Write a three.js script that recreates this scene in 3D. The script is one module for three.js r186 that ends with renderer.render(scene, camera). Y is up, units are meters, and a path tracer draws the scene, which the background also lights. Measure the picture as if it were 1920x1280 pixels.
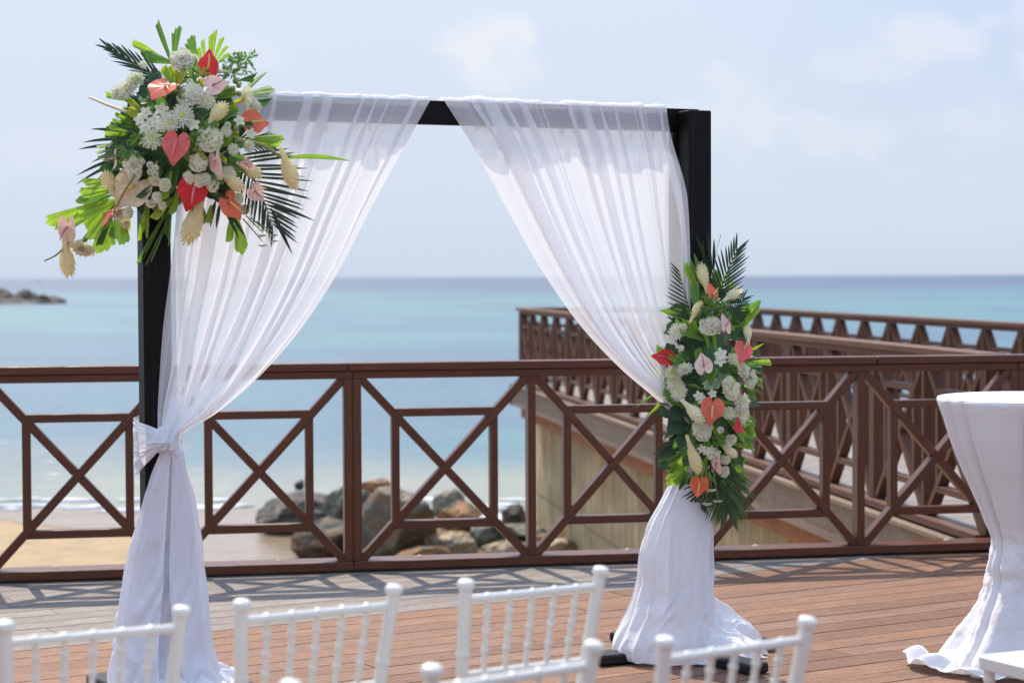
import * as THREE from 'three';
import { RoundedBoxGeometry } from 'three/addons/geometries/RoundedBoxGeometry.js';
import { mergeGeometries, mergeVertices } from 'three/addons/utils/BufferGeometryUtils.js';

const R = (d) => d * Math.PI / 180;
const scene = new THREE.Scene();

// ---------- camera ----------
const F = 3700, EYE = 1.59;                              // focal length in pixels of the 1920 x 1280 photograph; eye height
const camera = new THREE.PerspectiveCamera(2 * Math.atan(640 / F) * 180 / Math.PI, 1920 / 1280, 0.1, 60000);
camera.position.set(0, EYE, 0);
camera.rotation.order = 'YXZ';
camera.rotation.set(-Math.atan(121 / F), 0, -0.0042);
camera.focus = 7.75; camera.userData.fStop = 3.1;
camera.updateMatrixWorld(true);

const renderer = new THREE.WebGLRenderer({ antialias: true });
renderer.setSize(1024, 682);
renderer.toneMapping = THREE.LinearToneMapping;
renderer.toneMappingExposure = 1.78;
renderer.shadowMap.enabled = true;

// ---------- sun ----------
const SUN = new THREE.Vector3(-0.345, Math.tan(R(54)), -0.94).normalize();   // behind the arch, a little to the left
const sun = new THREE.DirectionalLight(0xfff0dc, 2.95);
sun.position.copy(SUN).multiplyScalar(60); sun.castShadow = true; sun.shadow.radius = 1;
sun.shadow.mapSize.set(4096, 4096);
Object.assign(sun.shadow.camera, { left: -25, right: 25, top: 35, bottom: -25, near: 1, far: 160 });
sun.target.position.set(0, 0, -10);
sun.position.add(sun.target.position);
scene.add(sun, sun.target);

// ---------- noise ----------
function rng(seed) { let a = seed >>> 0; return () => { a = (a + 0x6D2B79F5) | 0; let t = Math.imul(a ^ (a >>> 15), 1 | a); t = (t + Math.imul(t ^ (t >>> 7), 61 | t)) ^ t; return ((t ^ (t >>> 14)) >>> 0) / 4294967296; }; }
const hash = (x, y, z) => { let h = Math.imul(x | 0, 374761393) ^ Math.imul(y | 0, 668265263) ^ Math.imul(z | 0, 2147483647 - 83492791); h = Math.imul(h ^ (h >>> 13), 1274126177); return ((h ^ (h >>> 16)) >>> 0) / 4294967296; };
const sm = (t) => t * t * (3 - 2 * t);
const clamp = (x, a = 0, b = 1) => Math.min(b, Math.max(a, x));
const lerp = (a, b, t) => a + (b - a) * t;
const sstep = (a, b, x) => sm(clamp((x - a) / (b - a)));
function vn2(x, y, px, py, s) {                          // value noise, periodic over px, py cells
  const xi = Math.floor(x), yi = Math.floor(y), fx = sm(x - xi), fy = sm(y - yi), w = (a, p) => ((a % p) + p) % p;
  const h = (i, j) => hash(w(xi + i, px), w(yi + j, py), s);
  return lerp(lerp(h(0, 0), h(1, 0), fx), lerp(h(0, 1), h(1, 1), fx), fy);
}
function fbm2(x, y, px, py, s, o = 4) { let a = 0.5, v = 0, n = 0; for (let i = 0; i < o; i++) { v += a * vn2(x, y, px, py, s + i); n += a; a *= 0.5; x *= 2; y *= 2; px *= 2; py *= 2; } return v / n; }
function vn3(x, y, z, s) {
  const xi = Math.floor(x), yi = Math.floor(y), zi = Math.floor(z), fx = sm(x - xi), fy = sm(y - yi), fz = sm(z - zi);
  const h = (i, j, k) => hash(xi + i + s * 57, yi + j - s * 13, zi + k + s);
  return lerp(lerp(lerp(h(0, 0, 0), h(1, 0, 0), fx), lerp(h(0, 1, 0), h(1, 1, 0), fx), fy), lerp(lerp(h(0, 0, 1), h(1, 0, 1), fx), lerp(h(0, 1, 1), h(1, 1, 1), fx), fy), fz);
}
function fbm3(x, y, z, s, o = 4) { let a = 0.5, v = 0, n = 0; for (let i = 0; i < o; i++) { v += a * vn3(x, y, z, s + i); n += a; a *= 0.5; x *= 2.03; y *= 2.03; z *= 2.03; } return v / n; }

// ---------- sky: computed air and clouds ----------
{
  const W = 2048, H = 1024, d = new Float32Array(W * H * 4);
  const az0 = Math.atan2(SUN.z, SUN.x);
  // soft cumulus near the horizon: centre azimuth (deg right of straight ahead), elevation (deg), half sizes, strength
  const clouds = [[-0.7, 6.6, 1.3, 1.15, 1.0], [-0.2, 5.9, 1.1, 0.7, 0.8], [12.2, 6.6, 2.0, 0.75, 0.62], [10.4, 6.1, 1.6, 0.5, 0.4], [15.2, 6.8, 1.3, 1.0, 0.7], [6.4, 5.6, 0.9, 0.45, 0.45], [6.7, 4.6, 1.5, 1.0, 0.55], [5.2, 4.2, 1.2, 0.7, 0.4], [9.4, 4.0, 1.6, 0.7, 0.42], [13.5, 4.2, 1.8, 0.6, 0.32], [-7.5, 6.4, 1.0, 0.6, 0.3], [-13, 3.6, 2.2, 0.8, 0.25], [1.5, 4.2, 1.2, 0.6, 0.2], [-22, 6, 4, 2, 0.6], [24, 7, 4, 2, 0.6], [40, 10, 7, 3, 0.6], [-45, 9, 7, 3, 0.7], [70, 12, 9, 4, 0.7], [-80, 14, 9, 4, 0.6], [120, 11, 9, 3, 0.6], [-130, 12, 10, 4, 0.7], [165, 15, 12, 4, 0.7]];
  for (let j = 0; j < H; j++) {
    const el = ((j + 0.5) / H - 0.5) * Math.PI, e = el * 180 / Math.PI, se = Math.sin(el), ce = Math.cos(el);
    for (let i = 0; i < W; i++) {
      const az = ((i + 0.5) / W - 0.5) * 2 * Math.PI, x = Math.cos(az) * ce, z = Math.sin(az) * ce;
      const cs = x * SUN.x + se * SUN.y + z * SUN.z;
      const up = clamp(e / 90), g = Math.pow(Math.max(0, cs * 0.5 + 0.5), 3);
      const low = Math.exp(-Math.pow(Math.max(0, e) / 30, 1.6));
      let r = lerp(0.46, 0.392, low), gg = lerp(0.58, 0.437, low), b = lerp(0.82, 0.503, low);
      const toward = 0.90 + 0.16 * g;
      r *= toward; gg *= lerp(1, toward, 0.93); b *= lerp(1, toward, 0.8);
      const halo = 0.35 * Math.pow(Math.max(0, cs), 12) + 0.8 * Math.pow(Math.max(0, cs), 80);
      r += halo; gg += halo * 0.98; b += halo * 0.95;
      let right = (az + Math.PI / 2) * 180 / Math.PI; if (right > 180) right -= 360;
      const deep = 0.058 * sstep(4, 18, right) * sstep(2, 9, e) * (1 - up);
      r -= deep * 1.3; gg -= deep; b -= deep * 0.2;
      const hz = Math.exp(-Math.max(0, e) / 1.6) * 0.042; r -= hz; gg -= hz * 0.8; b -= hz * 0.6;
      let c = 0;
      if (e > -1 && e < 30) for (const [ca, cel, wa, we, st] of clouds) {
        const da = (right - ca) / wa, de = (e - cel) / we, q = da * da + de * de;
        if (q < 6) { const n = fbm3(right * 1.3 + ca, e * 1.8, ca * 3.1, 5, 6); c = Math.max(c, st * sstep(0.34, 0.86, n * 1.25 + 0.24 - q * 0.34)); }
      }
      const wisp = 0.10 * sstep(0.48, 0.75, fbm3(right * 0.11, e * 0.35, 3.3, 11, 5)) * sstep(-1, 3, e);
      c = clamp(c * 0.72 + wisp * 1.2) * clamp(1.25 - up * 1.3);
      r = lerp(r, 0.50, c); gg = lerp(gg, 0.507, c); b = lerp(b, 0.532, c);
      const k = (j * W + i) * 4; d[k] = r; d[k + 1] = gg; d[k + 2] = b; d[k + 3] = 1;
    }
  }
  const t = new THREE.DataTexture(d, W, H, THREE.RGBAFormat, THREE.FloatType);
  t.mapping = THREE.EquirectangularReflectionMapping; t.magFilter = THREE.LinearFilter; t.minFilter = THREE.LinearFilter; t.needsUpdate = true;
  scene.background = t; scene.environment = t;
}

// ---------- naming and placing ----------
const used = new Map();
function numbered(n) { n = n.replace(/_\d+$/, ''); const k = used.get(n) ?? 0; used.set(n, k + 1); return k ? n + '_' + String(k).padStart(3, '0') : n; }
function tag(o, label, category, group) { if (label) o.userData.label = label; if (category) o.userData.category = category; if (group) o.userData.group = group; return o; }
function thing(name, label, category, pos = [0, 0, 0], group) { const o = new THREE.Group(); o.name = numbered(name); o.position.set(...pos); scene.add(o); return tag(o, label, category, group); }
function mesh(name, geo, mat, parent) { const m = new THREE.Mesh(geo, mat); m.name = parent ? name : numbered(name); m.castShadow = m.receiveShadow = true; (parent ?? scene).add(m); return m; }
function structure(o, label) { o.userData.kind = 'structure'; if (label) o.userData.label = label; return o; }
function ray(px, py) { return new THREE.Vector3(px - 960, 640 - py, -F).normalize().applyQuaternion(camera.quaternion); }
function at(px, py, D) { const r = ray(px, py); return r.multiplyScalar(D / -r.z).add(camera.position); }            // the point D metres ahead
function level(px, py, y) { const r = ray(px, py); return r.multiplyScalar((y - EYE) / r.y).add(camera.position); }  // the point at height y

// ---------- textures ----------
function tex(size, fn, srgb = true, h = size) {
  const d = new Uint8Array(size * h * 4);
  for (let y = 0; y < h; y++) for (let x = 0; x < size; x++) { const c = fn(x / size, y / h), k = (y * size + x) * 4; for (let i = 0; i < 3; i++) d[k + i] = clamp(Array.isArray(c) ? c[i] : c) * 255; d[k + 3] = 255; }
  const t = new THREE.DataTexture(d, size, h); t.wrapS = t.wrapT = THREE.RepeatWrapping; t.magFilter = THREE.LinearFilter; t.minFilter = THREE.LinearMipmapLinearFilter; t.generateMipmaps = true;
  if (srgb) t.colorSpace = THREE.SRGBColorSpace; t.needsUpdate = true; return t;
}
// u along the grain (1 tile = 2 m), v across (1 tile = 0.5 m)
const grain = (u, v, s) => 0.5 * fbm2(u * 5, v * 64, 5, 64, s, 4) + 0.3 * fbm2(u * 24, v * 160, 24, 160, s + 9, 2) + 0.2 * fbm2(u * 4, v * 4, 4, 4, s + 20, 3);
const deckMap = tex(1024, (u, v) => { const g = grain(u, v, 3), p = fbm2(u * 18, v * 8, 18, 8, 40, 5), sp = fbm2(u * 160, v * 100, 160, 100, 44, 2), f = 0.62 + 0.42 * g + 0.10 * (p - 0.5) + 0.26 * (sp - 0.5); const st = sstep(0.60, 0.75, p) * 0.04; return [f + st * 0.4, f + st * 0.9, f + st * 1.1]; });
const deckBump = tex(512, (u, v) => grain(u, v, 3), false);
const paintMap = tex(512, (u, v) => { const g = grain(u, v, 60); const worn = sstep(0.62, 0.75, fbm2(u * 18, v * 30, 18, 30, 66, 4)); const f = 0.62 + 0.42 * g; return [f + worn * 0.10, f + worn * 0.10, f + worn * 0.12]; });
const paintBump = tex(512, (u, v) => grain(u, v, 60), false);
const blackMap = tex(512, (u, v) => { const g = grain(u, v, 80), w = sstep(0.60, 0.78, fbm2(u * 5, v * 50, 5, 50, 90, 3)) * 0.55; return [0.42 + g * 0.35 + w, 0.40 + g * 0.34 + w * 0.8, 0.39 + g * 0.33 + w * 0.6]; });
const concreteMap = tex(1024, (u, v) => { const g = fbm2(u * 6, v * 6, 6, 6, 100, 6), st = fbm2(u * 26, v * 3, 26, 3, 107, 4), pl = fbm2(u * 40, v * 1, 40, 1, 111, 2), rust = sstep(0.55, 0.75, fbm2(u * 5, v * 3, 5, 3, 120, 5)); const f = 0.66 + 0.30 * g + 0.26 * (st - 0.5) + 0.12 * (pl - 0.5); return [f + rust * 0.06, f - rust * 0.03, f - rust * 0.14]; });
const concreteBump = tex(512, (u, v) => 0.6 * fbm2(u * 12, v * 12, 12, 12, 130, 5) + 0.4 * vn2(u * 24, v, 24, 1, 133), false);
const sandMap = tex(512, (u, v) => { const g = fbm2(u * 8, v * 8, 8, 8, 140, 6), s = hash(u * 512, v * 512, 3); const f = 0.90 + 0.2 * (g - 0.5) + 0.08 * (s - 0.5); return [f, f * 0.99, f * 0.97]; });
const sandBump = tex(512, (u, v) => fbm2(u * 10, v * 10, 10, 10, 145, 6), false);
const rockBump = tex(512, (u, v) => fbm2(u * 8, v * 8, 8, 8, 150, 7), false);
const waterBump = tex(1024, (u, v) => { const wx = fbm2(u * 6, v * 6, 6, 6, 163, 2) * 0.08; return 0.5 * fbm2(u * 7 + wx, (v + wx) * 16, 7, 16, 160, 5) + 0.5 * (1 - Math.abs(2 * fbm2(u * 10 + wx, v * 22, 10, 22, 170, 4) - 1)); }, false);
const crumpleBump = tex(512, (u, v) => { const w = fbm2(u * 4, v * 4, 4, 4, 210, 3) * 0.6, r1 = 1 - Math.abs(2 * fbm2(u * 5 + w, v * 5 + w, 5, 5, 215, 3) - 1), r2 = 1 - Math.abs(2 * fbm2(u * 11 + w, v * 11, 11, 11, 220, 3) - 1); return 0.6 * Math.pow(r1, 3) + 0.4 * Math.pow(r2, 3); }, false);
const weaveBump = tex(256, (u, v) => 0.5 + 0.25 * Math.sin(u * 64 * 2 * Math.PI) + 0.25 * Math.sin(v * 64 * 2 * Math.PI), false);
const leafMap = tex(256, (u, v) => { const rib = 0.10 * Math.sin((Math.abs(u - 0.5) * 26 + v * 9) * Math.PI), mid = Math.abs(u - 0.5) < 0.02 ? 0.12 : 0, n = fbm2(u * 6, v * 10, 6, 10, 181, 4); const f = 0.90 + rib * 0.5 + mid * 0.6 + 0.25 * (n - 0.5); return [f + 0.1 * (n - 0.5), f, f * 0.95]; });
const spatheMap = tex(256, (u, v) => { // u: angle from the tip, v: from the point of attachment to the edge
  const a = Math.abs(u - 0.5) * 2, ribs = Math.pow(Math.abs(Math.cos(a * Math.PI * 3.5)), 26) * (1 - v * 0.6), n = fbm2(u * 7, v * 5, 7, 5, 190, 5); const f = 0.94 - ribs * 0.15 + 0.16 * (n - 0.5); return [0.96 + 0.08 * (n - 0.5), f, f * 0.99]; });
const petalMap = tex(128, (u, v) => { const n = fbm2(u * 9, v * 3, 9, 3, 195, 3); return [0.97, 0.93 + 0.08 * n, 0.84 + 0.14 * n]; });
function rep(t, x, y) { const c = t.clone(); c.repeat.set(x, y); c.needsUpdate = true; return c; }

// ---------- materials ----------
const rgb = (r, g, b) => new THREE.Color().setRGB(r, g, b);
const std = (c, o = {}) => new THREE.MeshPhysicalMaterial({ color: rgb(...c), roughness: 0.6, side: THREE.DoubleSide, ...o });
const M = {
  rail: std([0.150, 0.044, 0.0185], { map: paintMap, bumpMap: paintBump, bumpScale: 0.0012, roughness: 0.36, specularIntensity: 0.8 }),
  pierRail: std([0.185, 0.085, 0.052], { map: paintMap, bumpMap: paintBump, bumpScale: 0.002, roughness: 0.6, specularIntensity: 0.5 }),
  fascia: std([0.30, 0.215, 0.155], { map: deckMap, bumpMap: deckBump, bumpScale: 0.003, roughness: 0.75 }),
  rust: std([0.42, 0.165, 0.07], { map: deckMap, bumpMap: deckBump, bumpScale: 0.004, roughness: 0.85 }),
  black: std([0.012, 0.010, 0.0088], { map: blackMap, bumpMap: deckBump, bumpScale: 0.002, roughness: 0.5, specularIntensity: 0.35 }),
  foot: std([0.010, 0.010, 0.010], { bumpMap: deckBump, bumpScale: 0.001, roughness: 0.4, specularIntensity: 0.7 }),
  bolt: std([0.36, 0.31, 0.28], { roughness: 0.6 }),
  concrete: std([0.62, 0.50, 0.29], { map: concreteMap, bumpMap: concreteBump, bumpScale: 0.02, roughness: 0.9 }),
  sand: std([0.43, 0.325, 0.20], { map: sandMap, bumpMap: sandBump, bumpScale: 0.05, roughness: 0.95 }),
  wetSand: std([0.33, 0.25, 0.165], { map: sandMap, bumpMap: sandBump, bumpScale: 0.01, roughness: 0.22 }),
  rock: new THREE.MeshPhysicalMaterial({ vertexColors: true, bumpMap: rockBump, bumpScale: 0.07, roughness: 0.72 }),
  chair: std([0.70, 0.69, 0.64], { roughness: 0.32, clearcoat: 0.25, clearcoatRoughness: 0.3 }),
  sheer: std([0.945, 0.945, 0.965], { transparent: true, opacity: 0.71, transmission: 0.42, roughness: 1, thickness: 0 }),
  sheerDense: std([0.90, 0.905, 0.95], { transparent: true, opacity: 0.93, transmission: 0.42, roughness: 1, thickness: 0, bumpMap: crumpleBump, bumpScale: 0.0025 }),
  cloth: std([0.84, 0.835, 0.86], { transmission: 0.15, roughness: 1, thickness: 0, bumpMap: crumpleBump, bumpScale: 0.0022 }),
};
// uv in metres: u along the longest side of the shape
function uvBox(g, off = [0, 0], su = 2, sv = 0.5, vertical = null) {
  if (g.index) g = g.toNonIndexed();
  g.computeBoundingBox(); const s = g.boundingBox.getSize(new THREE.Vector3()), p = g.attributes.position, n = g.attributes.normal, uv = new Float32Array(p.count * 2);
  const ax = vertical ?? (s.x >= s.y && s.x >= s.z ? 0 : s.y >= s.z ? 1 : 2);
  for (let i = 0; i < p.count; i++) {
    const P = [p.getX(i), p.getY(i), p.getZ(i)], N = [Math.abs(n.getX(i)), Math.abs(n.getY(i)), Math.abs(n.getZ(i))];
    const o = [0, 1, 2].filter((k) => k !== ax), across = N[o[0]] > N[o[1]] ? P[o[1]] : P[o[0]];
    const long = N[ax] > 0.7 ? P[o[0]] : P[ax];
    uv[2 * i] = long / su + off[0]; uv[2 * i + 1] = (N[ax] > 0.7 ? P[o[1]] : across) / sv + off[1];
  }
  g.setAttribute('uv', new THREE.BufferAttribute(uv, 2)); return g;
}
const rr = rng(7);
function beam(w, h, d, r = 0.004) { return uvBox(new RoundedBoxGeometry(w, h, d, 1, Math.min(r, w / 3, h / 3, d / 3)), [rr(), rr()]); }
// a lathe-like tube along points with radii
function tube(pts, radii, seg = 8, cap = true) {
  const pos = [], idx = [], n = pts.length; let nx = null;
  for (let i = 0; i < n; i++) {
    const t = pts[Math.min(i + 1, n - 1)].clone().sub(pts[Math.max(i - 1, 0)]).normalize();
    if (!nx) { nx = new THREE.Vector3(0, 0, 1); if (Math.abs(t.z) > 0.9) nx.set(1, 0, 0); }
    nx = nx.clone().sub(t.clone().multiplyScalar(nx.dot(t))).normalize(); const b = new THREE.Vector3().crossVectors(t, nx);
    for (let k = 0; k < seg; k++) { const a = k / seg * 2 * Math.PI; const q = pts[i].clone().addScaledVector(nx, Math.cos(a) * radii[i]).addScaledVector(b, Math.sin(a) * radii[i]); pos.push(q.x, q.y, q.z); }
  }
  for (let i = 0; i < n - 1; i++) for (let k = 0; k < seg; k++) { const a = i * seg + k, b = i * seg + (k + 1) % seg; idx.push(a, b, a + seg, b, b + seg, a + seg); }
  if (cap) for (const [i, s] of [[0, 1], [n - 1, -1]]) { const c = pos.length / 3; pos.push(pts[i].x, pts[i].y, pts[i].z); for (let k = 0; k < seg; k++) { const a = i * seg + k, b = i * seg + (k + 1) % seg; s > 0 ? idx.push(c, b, a) : idx.push(c, a, b); } }
  const g = new THREE.BufferGeometry(); g.setAttribute('position', new THREE.Float32BufferAttribute(pos, 3)); g.setAttribute('uv', new THREE.Float32BufferAttribute(new Float32Array(pos.length / 3 * 2), 2)); g.setIndex(idx); g.computeVertexNormals(); return g;
}
// a sheet from a function of (u, v)
function sheet(nu, nv, fn, us = 1, vs = 1) {
  const pos = new Float32Array((nu + 1) * (nv + 1) * 3), uv = new Float32Array((nu + 1) * (nv + 1) * 2), idx = [];
  for (let j = 0; j <= nv; j++) for (let i = 0; i <= nu; i++) { const k = j * (nu + 1) + i, p = fn(i / nu, j / nv); pos.set([p.x, p.y, p.z], k * 3); uv.set([i / nu * us, j / nv * vs], k * 2); }
  for (let j = 0; j < nv; j++) for (let i = 0; i < nu; i++) { const a = j * (nu + 1) + i, b = a + 1, c = a + nu + 1, e = c + 1; idx.push(a, c, b, b, c, e); }
  const g = new THREE.BufferGeometry(); g.setAttribute('position', new THREE.BufferAttribute(pos, 3)); g.setAttribute('uv', new THREE.BufferAttribute(uv, 2)); g.setIndex(idx); g.computeVertexNormals(); return g;
}
const V = (x, y, z) => new THREE.Vector3(x, y, z);
const RAIL = (x) => 10.82 + 0.19 * x;                    // distance ahead of the deck's railing at x

// ---------- sea, beach ----------
const SEA = -2.3;
{
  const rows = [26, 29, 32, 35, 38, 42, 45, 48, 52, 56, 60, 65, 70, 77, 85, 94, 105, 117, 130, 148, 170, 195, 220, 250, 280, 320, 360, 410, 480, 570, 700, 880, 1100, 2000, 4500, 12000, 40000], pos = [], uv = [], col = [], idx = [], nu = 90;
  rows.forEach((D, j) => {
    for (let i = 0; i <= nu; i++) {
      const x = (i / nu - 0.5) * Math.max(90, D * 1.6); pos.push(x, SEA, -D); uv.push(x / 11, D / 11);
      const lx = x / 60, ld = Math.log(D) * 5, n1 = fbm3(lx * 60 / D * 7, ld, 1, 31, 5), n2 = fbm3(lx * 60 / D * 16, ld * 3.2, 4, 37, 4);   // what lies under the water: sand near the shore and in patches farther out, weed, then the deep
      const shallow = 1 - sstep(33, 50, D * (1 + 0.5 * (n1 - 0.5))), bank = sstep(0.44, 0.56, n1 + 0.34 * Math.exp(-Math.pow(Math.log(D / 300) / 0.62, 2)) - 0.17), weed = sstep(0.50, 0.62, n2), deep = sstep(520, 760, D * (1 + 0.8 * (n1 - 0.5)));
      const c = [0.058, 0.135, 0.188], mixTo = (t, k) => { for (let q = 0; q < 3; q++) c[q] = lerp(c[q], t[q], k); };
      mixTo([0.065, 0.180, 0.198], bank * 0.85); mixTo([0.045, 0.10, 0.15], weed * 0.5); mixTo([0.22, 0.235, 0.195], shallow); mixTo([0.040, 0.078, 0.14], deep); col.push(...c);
    }
    if (j) for (let i = 0; i < nu; i++) { const a = (j - 1) * (nu + 1) + i, c = a + nu + 1; idx.push(a, a + 1, c, a + 1, c + 1, c); }
  });
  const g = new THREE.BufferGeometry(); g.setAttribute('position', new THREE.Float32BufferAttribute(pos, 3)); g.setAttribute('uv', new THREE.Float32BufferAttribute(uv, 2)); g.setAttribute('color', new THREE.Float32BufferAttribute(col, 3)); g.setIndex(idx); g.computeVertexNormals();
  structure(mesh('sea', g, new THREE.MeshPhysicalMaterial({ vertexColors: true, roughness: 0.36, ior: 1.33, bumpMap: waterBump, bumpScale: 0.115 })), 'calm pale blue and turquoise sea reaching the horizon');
}
const sandY = (x, D) => -2.16 - 0.0128 * (D - 24) - 0.02 * Math.max(0, x + 1) * sstep(28, 33, D) + 0.05 * (fbm3(x * 0.3, D * 0.3, 0, 71) - 0.5) + (D < 24 ? 0 : 0) - 0.05 * Math.max(0, D - 33);
structure(mesh('beach', sheet(90, 60, (u, v) => { const x = lerp(-22, 14, u), D = lerp(10, 37, v); return V(x, sandY(x, D), -D); }, 18, 14), M.sand), 'dry tan beach sand below the deck');
structure(mesh('wet_sand', sheet(70, 60, (u, v) => {
  const D = lerp(20, 36, v), x0 = -3.55 - 1.55 * sstep(24, 29, D) * 1.25 - 2.6 * sstep(28.5, 31.7, D) - 10 * sstep(31.5, 33, D) + 0.5 * (fbm3(D * 0.9, 2, 0, 77) - 0.5), x = lerp(x0, 9, u); return V(x, sandY(x, D) + 0.006, -D);
}, 7, 9), M.wetSand), 'smooth wet sand shining grey at the edge of the water');
{ // foam where the ripples break
  const gs = [], r = rng(90);
  for (const [D0, x0, x1, n] of [[33.2, -14, 1.5, 40], [34.2, -14, 1.5, 22], [31.4, -0.5, 2.3, 44]]) for (let k = 0; k < n; k++) {
    const x = lerp(x0, x1, r()), w = 0.12 + r() * 0.42, D = D0 + (r() - 0.5) * 0.9 + 0.25 * Math.sin(x * 1.3), g = new THREE.IcosahedronGeometry(1, 2); const p = g.attributes.position;
    for (let i = 0; i < p.count; i++) { const q = 0.7 + 0.7 * vn3(p.getX(i) * 3 + k, p.getY(i) * 3, p.getZ(i) * 3, 5); p.setXYZ(i, p.getX(i) * w * q, p.getY(i) * 0.035 * q, p.getZ(i) * 0.16 * q); }
    g.translate(x, Math.max(SEA, sandY(x, D)) + 0.008, -D); gs.push(g);
  }
  const m = mesh('foam', mergeGeometries(gs), std([0.66, 0.68, 0.68], { roughness: 0.9 })); m.userData.kind = 'stuff'; m.userData.label = 'white foam of small waves breaking along the shore';
}

// ---------- rocks ----------
function rockGeo(seed, w, h, d, tones, rough = 0.5) {
  const g = mergeVertices(new THREE.IcosahedronGeometry(1, 18).deleteAttribute('normal').deleteAttribute('uv')), p = g.attributes.position, col = [], uv = [], r = rng(seed), cuts = [];
  for (let k = 0; k < 13; k++) cuts.push([V(r() - 0.5, r() * 0.9 - 0.3, r() - 0.5).normalize(), 0.56 + r() * 0.3]);
  for (let i = 0; i < p.count; i++) {
    const q = V(p.getX(i), p.getY(i), p.getZ(i)); let s = 1; for (const [n, c] of cuts) { const t = q.dot(n); if (t * s > c) s = lerp(s, c / t, 0.97); }
    s *= 1 + rough * 0.22 * (fbm3(q.x * 2.2, q.y * 2.2, q.z * 2.2, seed, 5) - 0.5) + rough * 0.10 * (fbm3(q.x * 9, q.y * 9, q.z * 9, seed + 3, 3) - 0.5);
    const a = fbm3(q.x * 2, q.y * 2.6, q.z * 2, seed + 50, 5), b = fbm3(q.x * 7, q.y * 7, q.z * 7, seed + 60, 4), c1 = tones[0], c2 = tones[1], c3 = tones[2] ?? tones[0], t = sstep(0.38, 0.62, a), t2 = sstep(0.52, 0.66, b) * 0.8;
    for (let k = 0; k < 3; k++) col.push(lerp(lerp(c1[k], c2[k], t), c3[k], t2));
    uv.push(q.x * w + q.z * d, q.y * h + q.z * 0.4);
    p.setXYZ(i, q.x * s * w, q.y * s * h, q.z * s * d);
  }
  g.setAttribute('color', new THREE.Float32BufferAttribute(col, 3)); g.setAttribute('uv', new THREE.Float32BufferAttribute(uv, 2)); g.computeVertexNormals(); return g;
}
const DARK = [0.025, 0.023, 0.021], GREY = [0.105, 0.092, 0.07], BRN = [0.16, 0.098, 0.05], ORG = [0.32, 0.135, 0.035], TAN = [0.40, 0.29, 0.155], GRN = [0.13, 0.145, 0.105], PALE = [0.27, 0.255, 0.195];
// left, right, top, foot of each boulder in the photograph, its tones and how it looks
const rocks = [
  [470, 650, 922, 1000, [DARK, GREY, DARK], 'dark grey wet boulder, leftmost of the shore rocks'],
  [580, 700, 906, 1000, [GREY, GRN, DARK], 'grey boulder with dark hollows behind the double railing post'],
  [533, 668, 975, 1050, [DARK, BRN, DARK], 'brown black wet boulder low in front of the leftmost dark boulder'],
  [668, 822, 893, 1052, [GREY, BRN, GRN], 'big brown grey boulder, largest of the shore rocks'],
  [676, 742, 890, 940, [ORG, DARK, BRN], 'orange topped rock peeping out behind the largest boulder'],
  [806, 872, 914, 975, [GRN, PALE, GREY], 'pale green rock behind the orange brown rock'],
  [812, 912, 934, 995, [ORG, BRN, DARK], 'orange brown rock standing right of the largest boulder'],
  [704, 806, 996, 1050, [GRN, PALE, GREY], 'flat grey green stone under the largest boulder'],
  [796, 900, 990, 1052, [TAN, PALE, BRN], 'pale tan block among the front rocks'],
  [738, 850, 1020, 1068, [ORG, BRN, DARK], 'low brown stone with an orange crown behind the bottom rail'],
  [876, 968, 980, 1030, [GRN, DARK, GREY], 'dark green stone right of the pale tan block'],
  [900, 1005, 1012, 1058, [TAN, GREY, PALE], 'rough tan grey rubble stone beside the single railing post'],
  [938, 992, 942, 990, [DARK, GREY, DARK], 'small dark rock washed by spray near the wall'],
  [551, 573, 899, 918, [DARK, DARK, DARK], 'small black rock standing in the shallow water'],
  [884, 1024, 984, 1014, [GRN, GREY, GRN], 'long low green grey slab at the foot of the wall'],
  [790, 822, 1046, 1070, [ORG, TAN, BRN], 'little orange stone between the front rocks'],
  [1005, 1090, 1010, 1052, [TAN, PALE, GREY], 'tan stone leaning on the concrete wall'],
  [836, 884, 1040, 1066, [BRN, TAN, ORG], 'small brown stone below the pale tan block'],
];
rocks.forEach(([l, r, t, b, tones, label], k) => {
  const D = (k === 13 ? 3.89 : 3.80) * F / (b - 520), c = at((l + r) / 2, (t + b) / 2, D), w = (r - l) / 2 / F * D, h = (b - t) / 2 / F * D;
  const m = mesh(k > 9 && k !== 14 ? 'shore_rock' : 'boulder', rockGeo(200 + k * 7, w * 1.05, h * 1.14, Math.max(w, h) * 0.9, tones, 0.9), M.rock);
  m.position.set(c.x, c.y - h * 0.06, c.z - w * 0.3); tag(m, label, 'rock', 'rocks on the shore');
});
{ // the far rocky point
  const D = 312, o = thing('rocky_islet', 'low dark rocky point in the sea at the far left', 'rocky point', [at(-10, 566, D).x, SEA, -D]); const r = rng(33);
  const lumps = [[-8, 1.7, 12], [3.2, 1.0, 7], [-7, 5.6, 5], [-3.2, 4.9, 3.6], [-11, 5.2, 5.5], [0.4, 3.1, 3], [2.4, 1.9, 2.6], [4.7, 2.5, 2.0], [6.6, 1.7, 2.4], [8.6, 1.15, 2.0], [-14, 3, 5], [-18, 2.2, 5], [1.5, 1.4, 2.2]];
  lumps.forEach(([x, h, w], k) => { const m = mesh('rock', rockGeo(400 + k, w, h, w * 0.9, [[0.03, 0.028, 0.027], [0.06, 0.05, 0.042], [0.10, 0.065, 0.045]], 1.4), M.rock, o); m.position.set(x + 0.8, 0.1, (r() - 0.5) * 3); m.rotation.y = r() * 6; });
}
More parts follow.
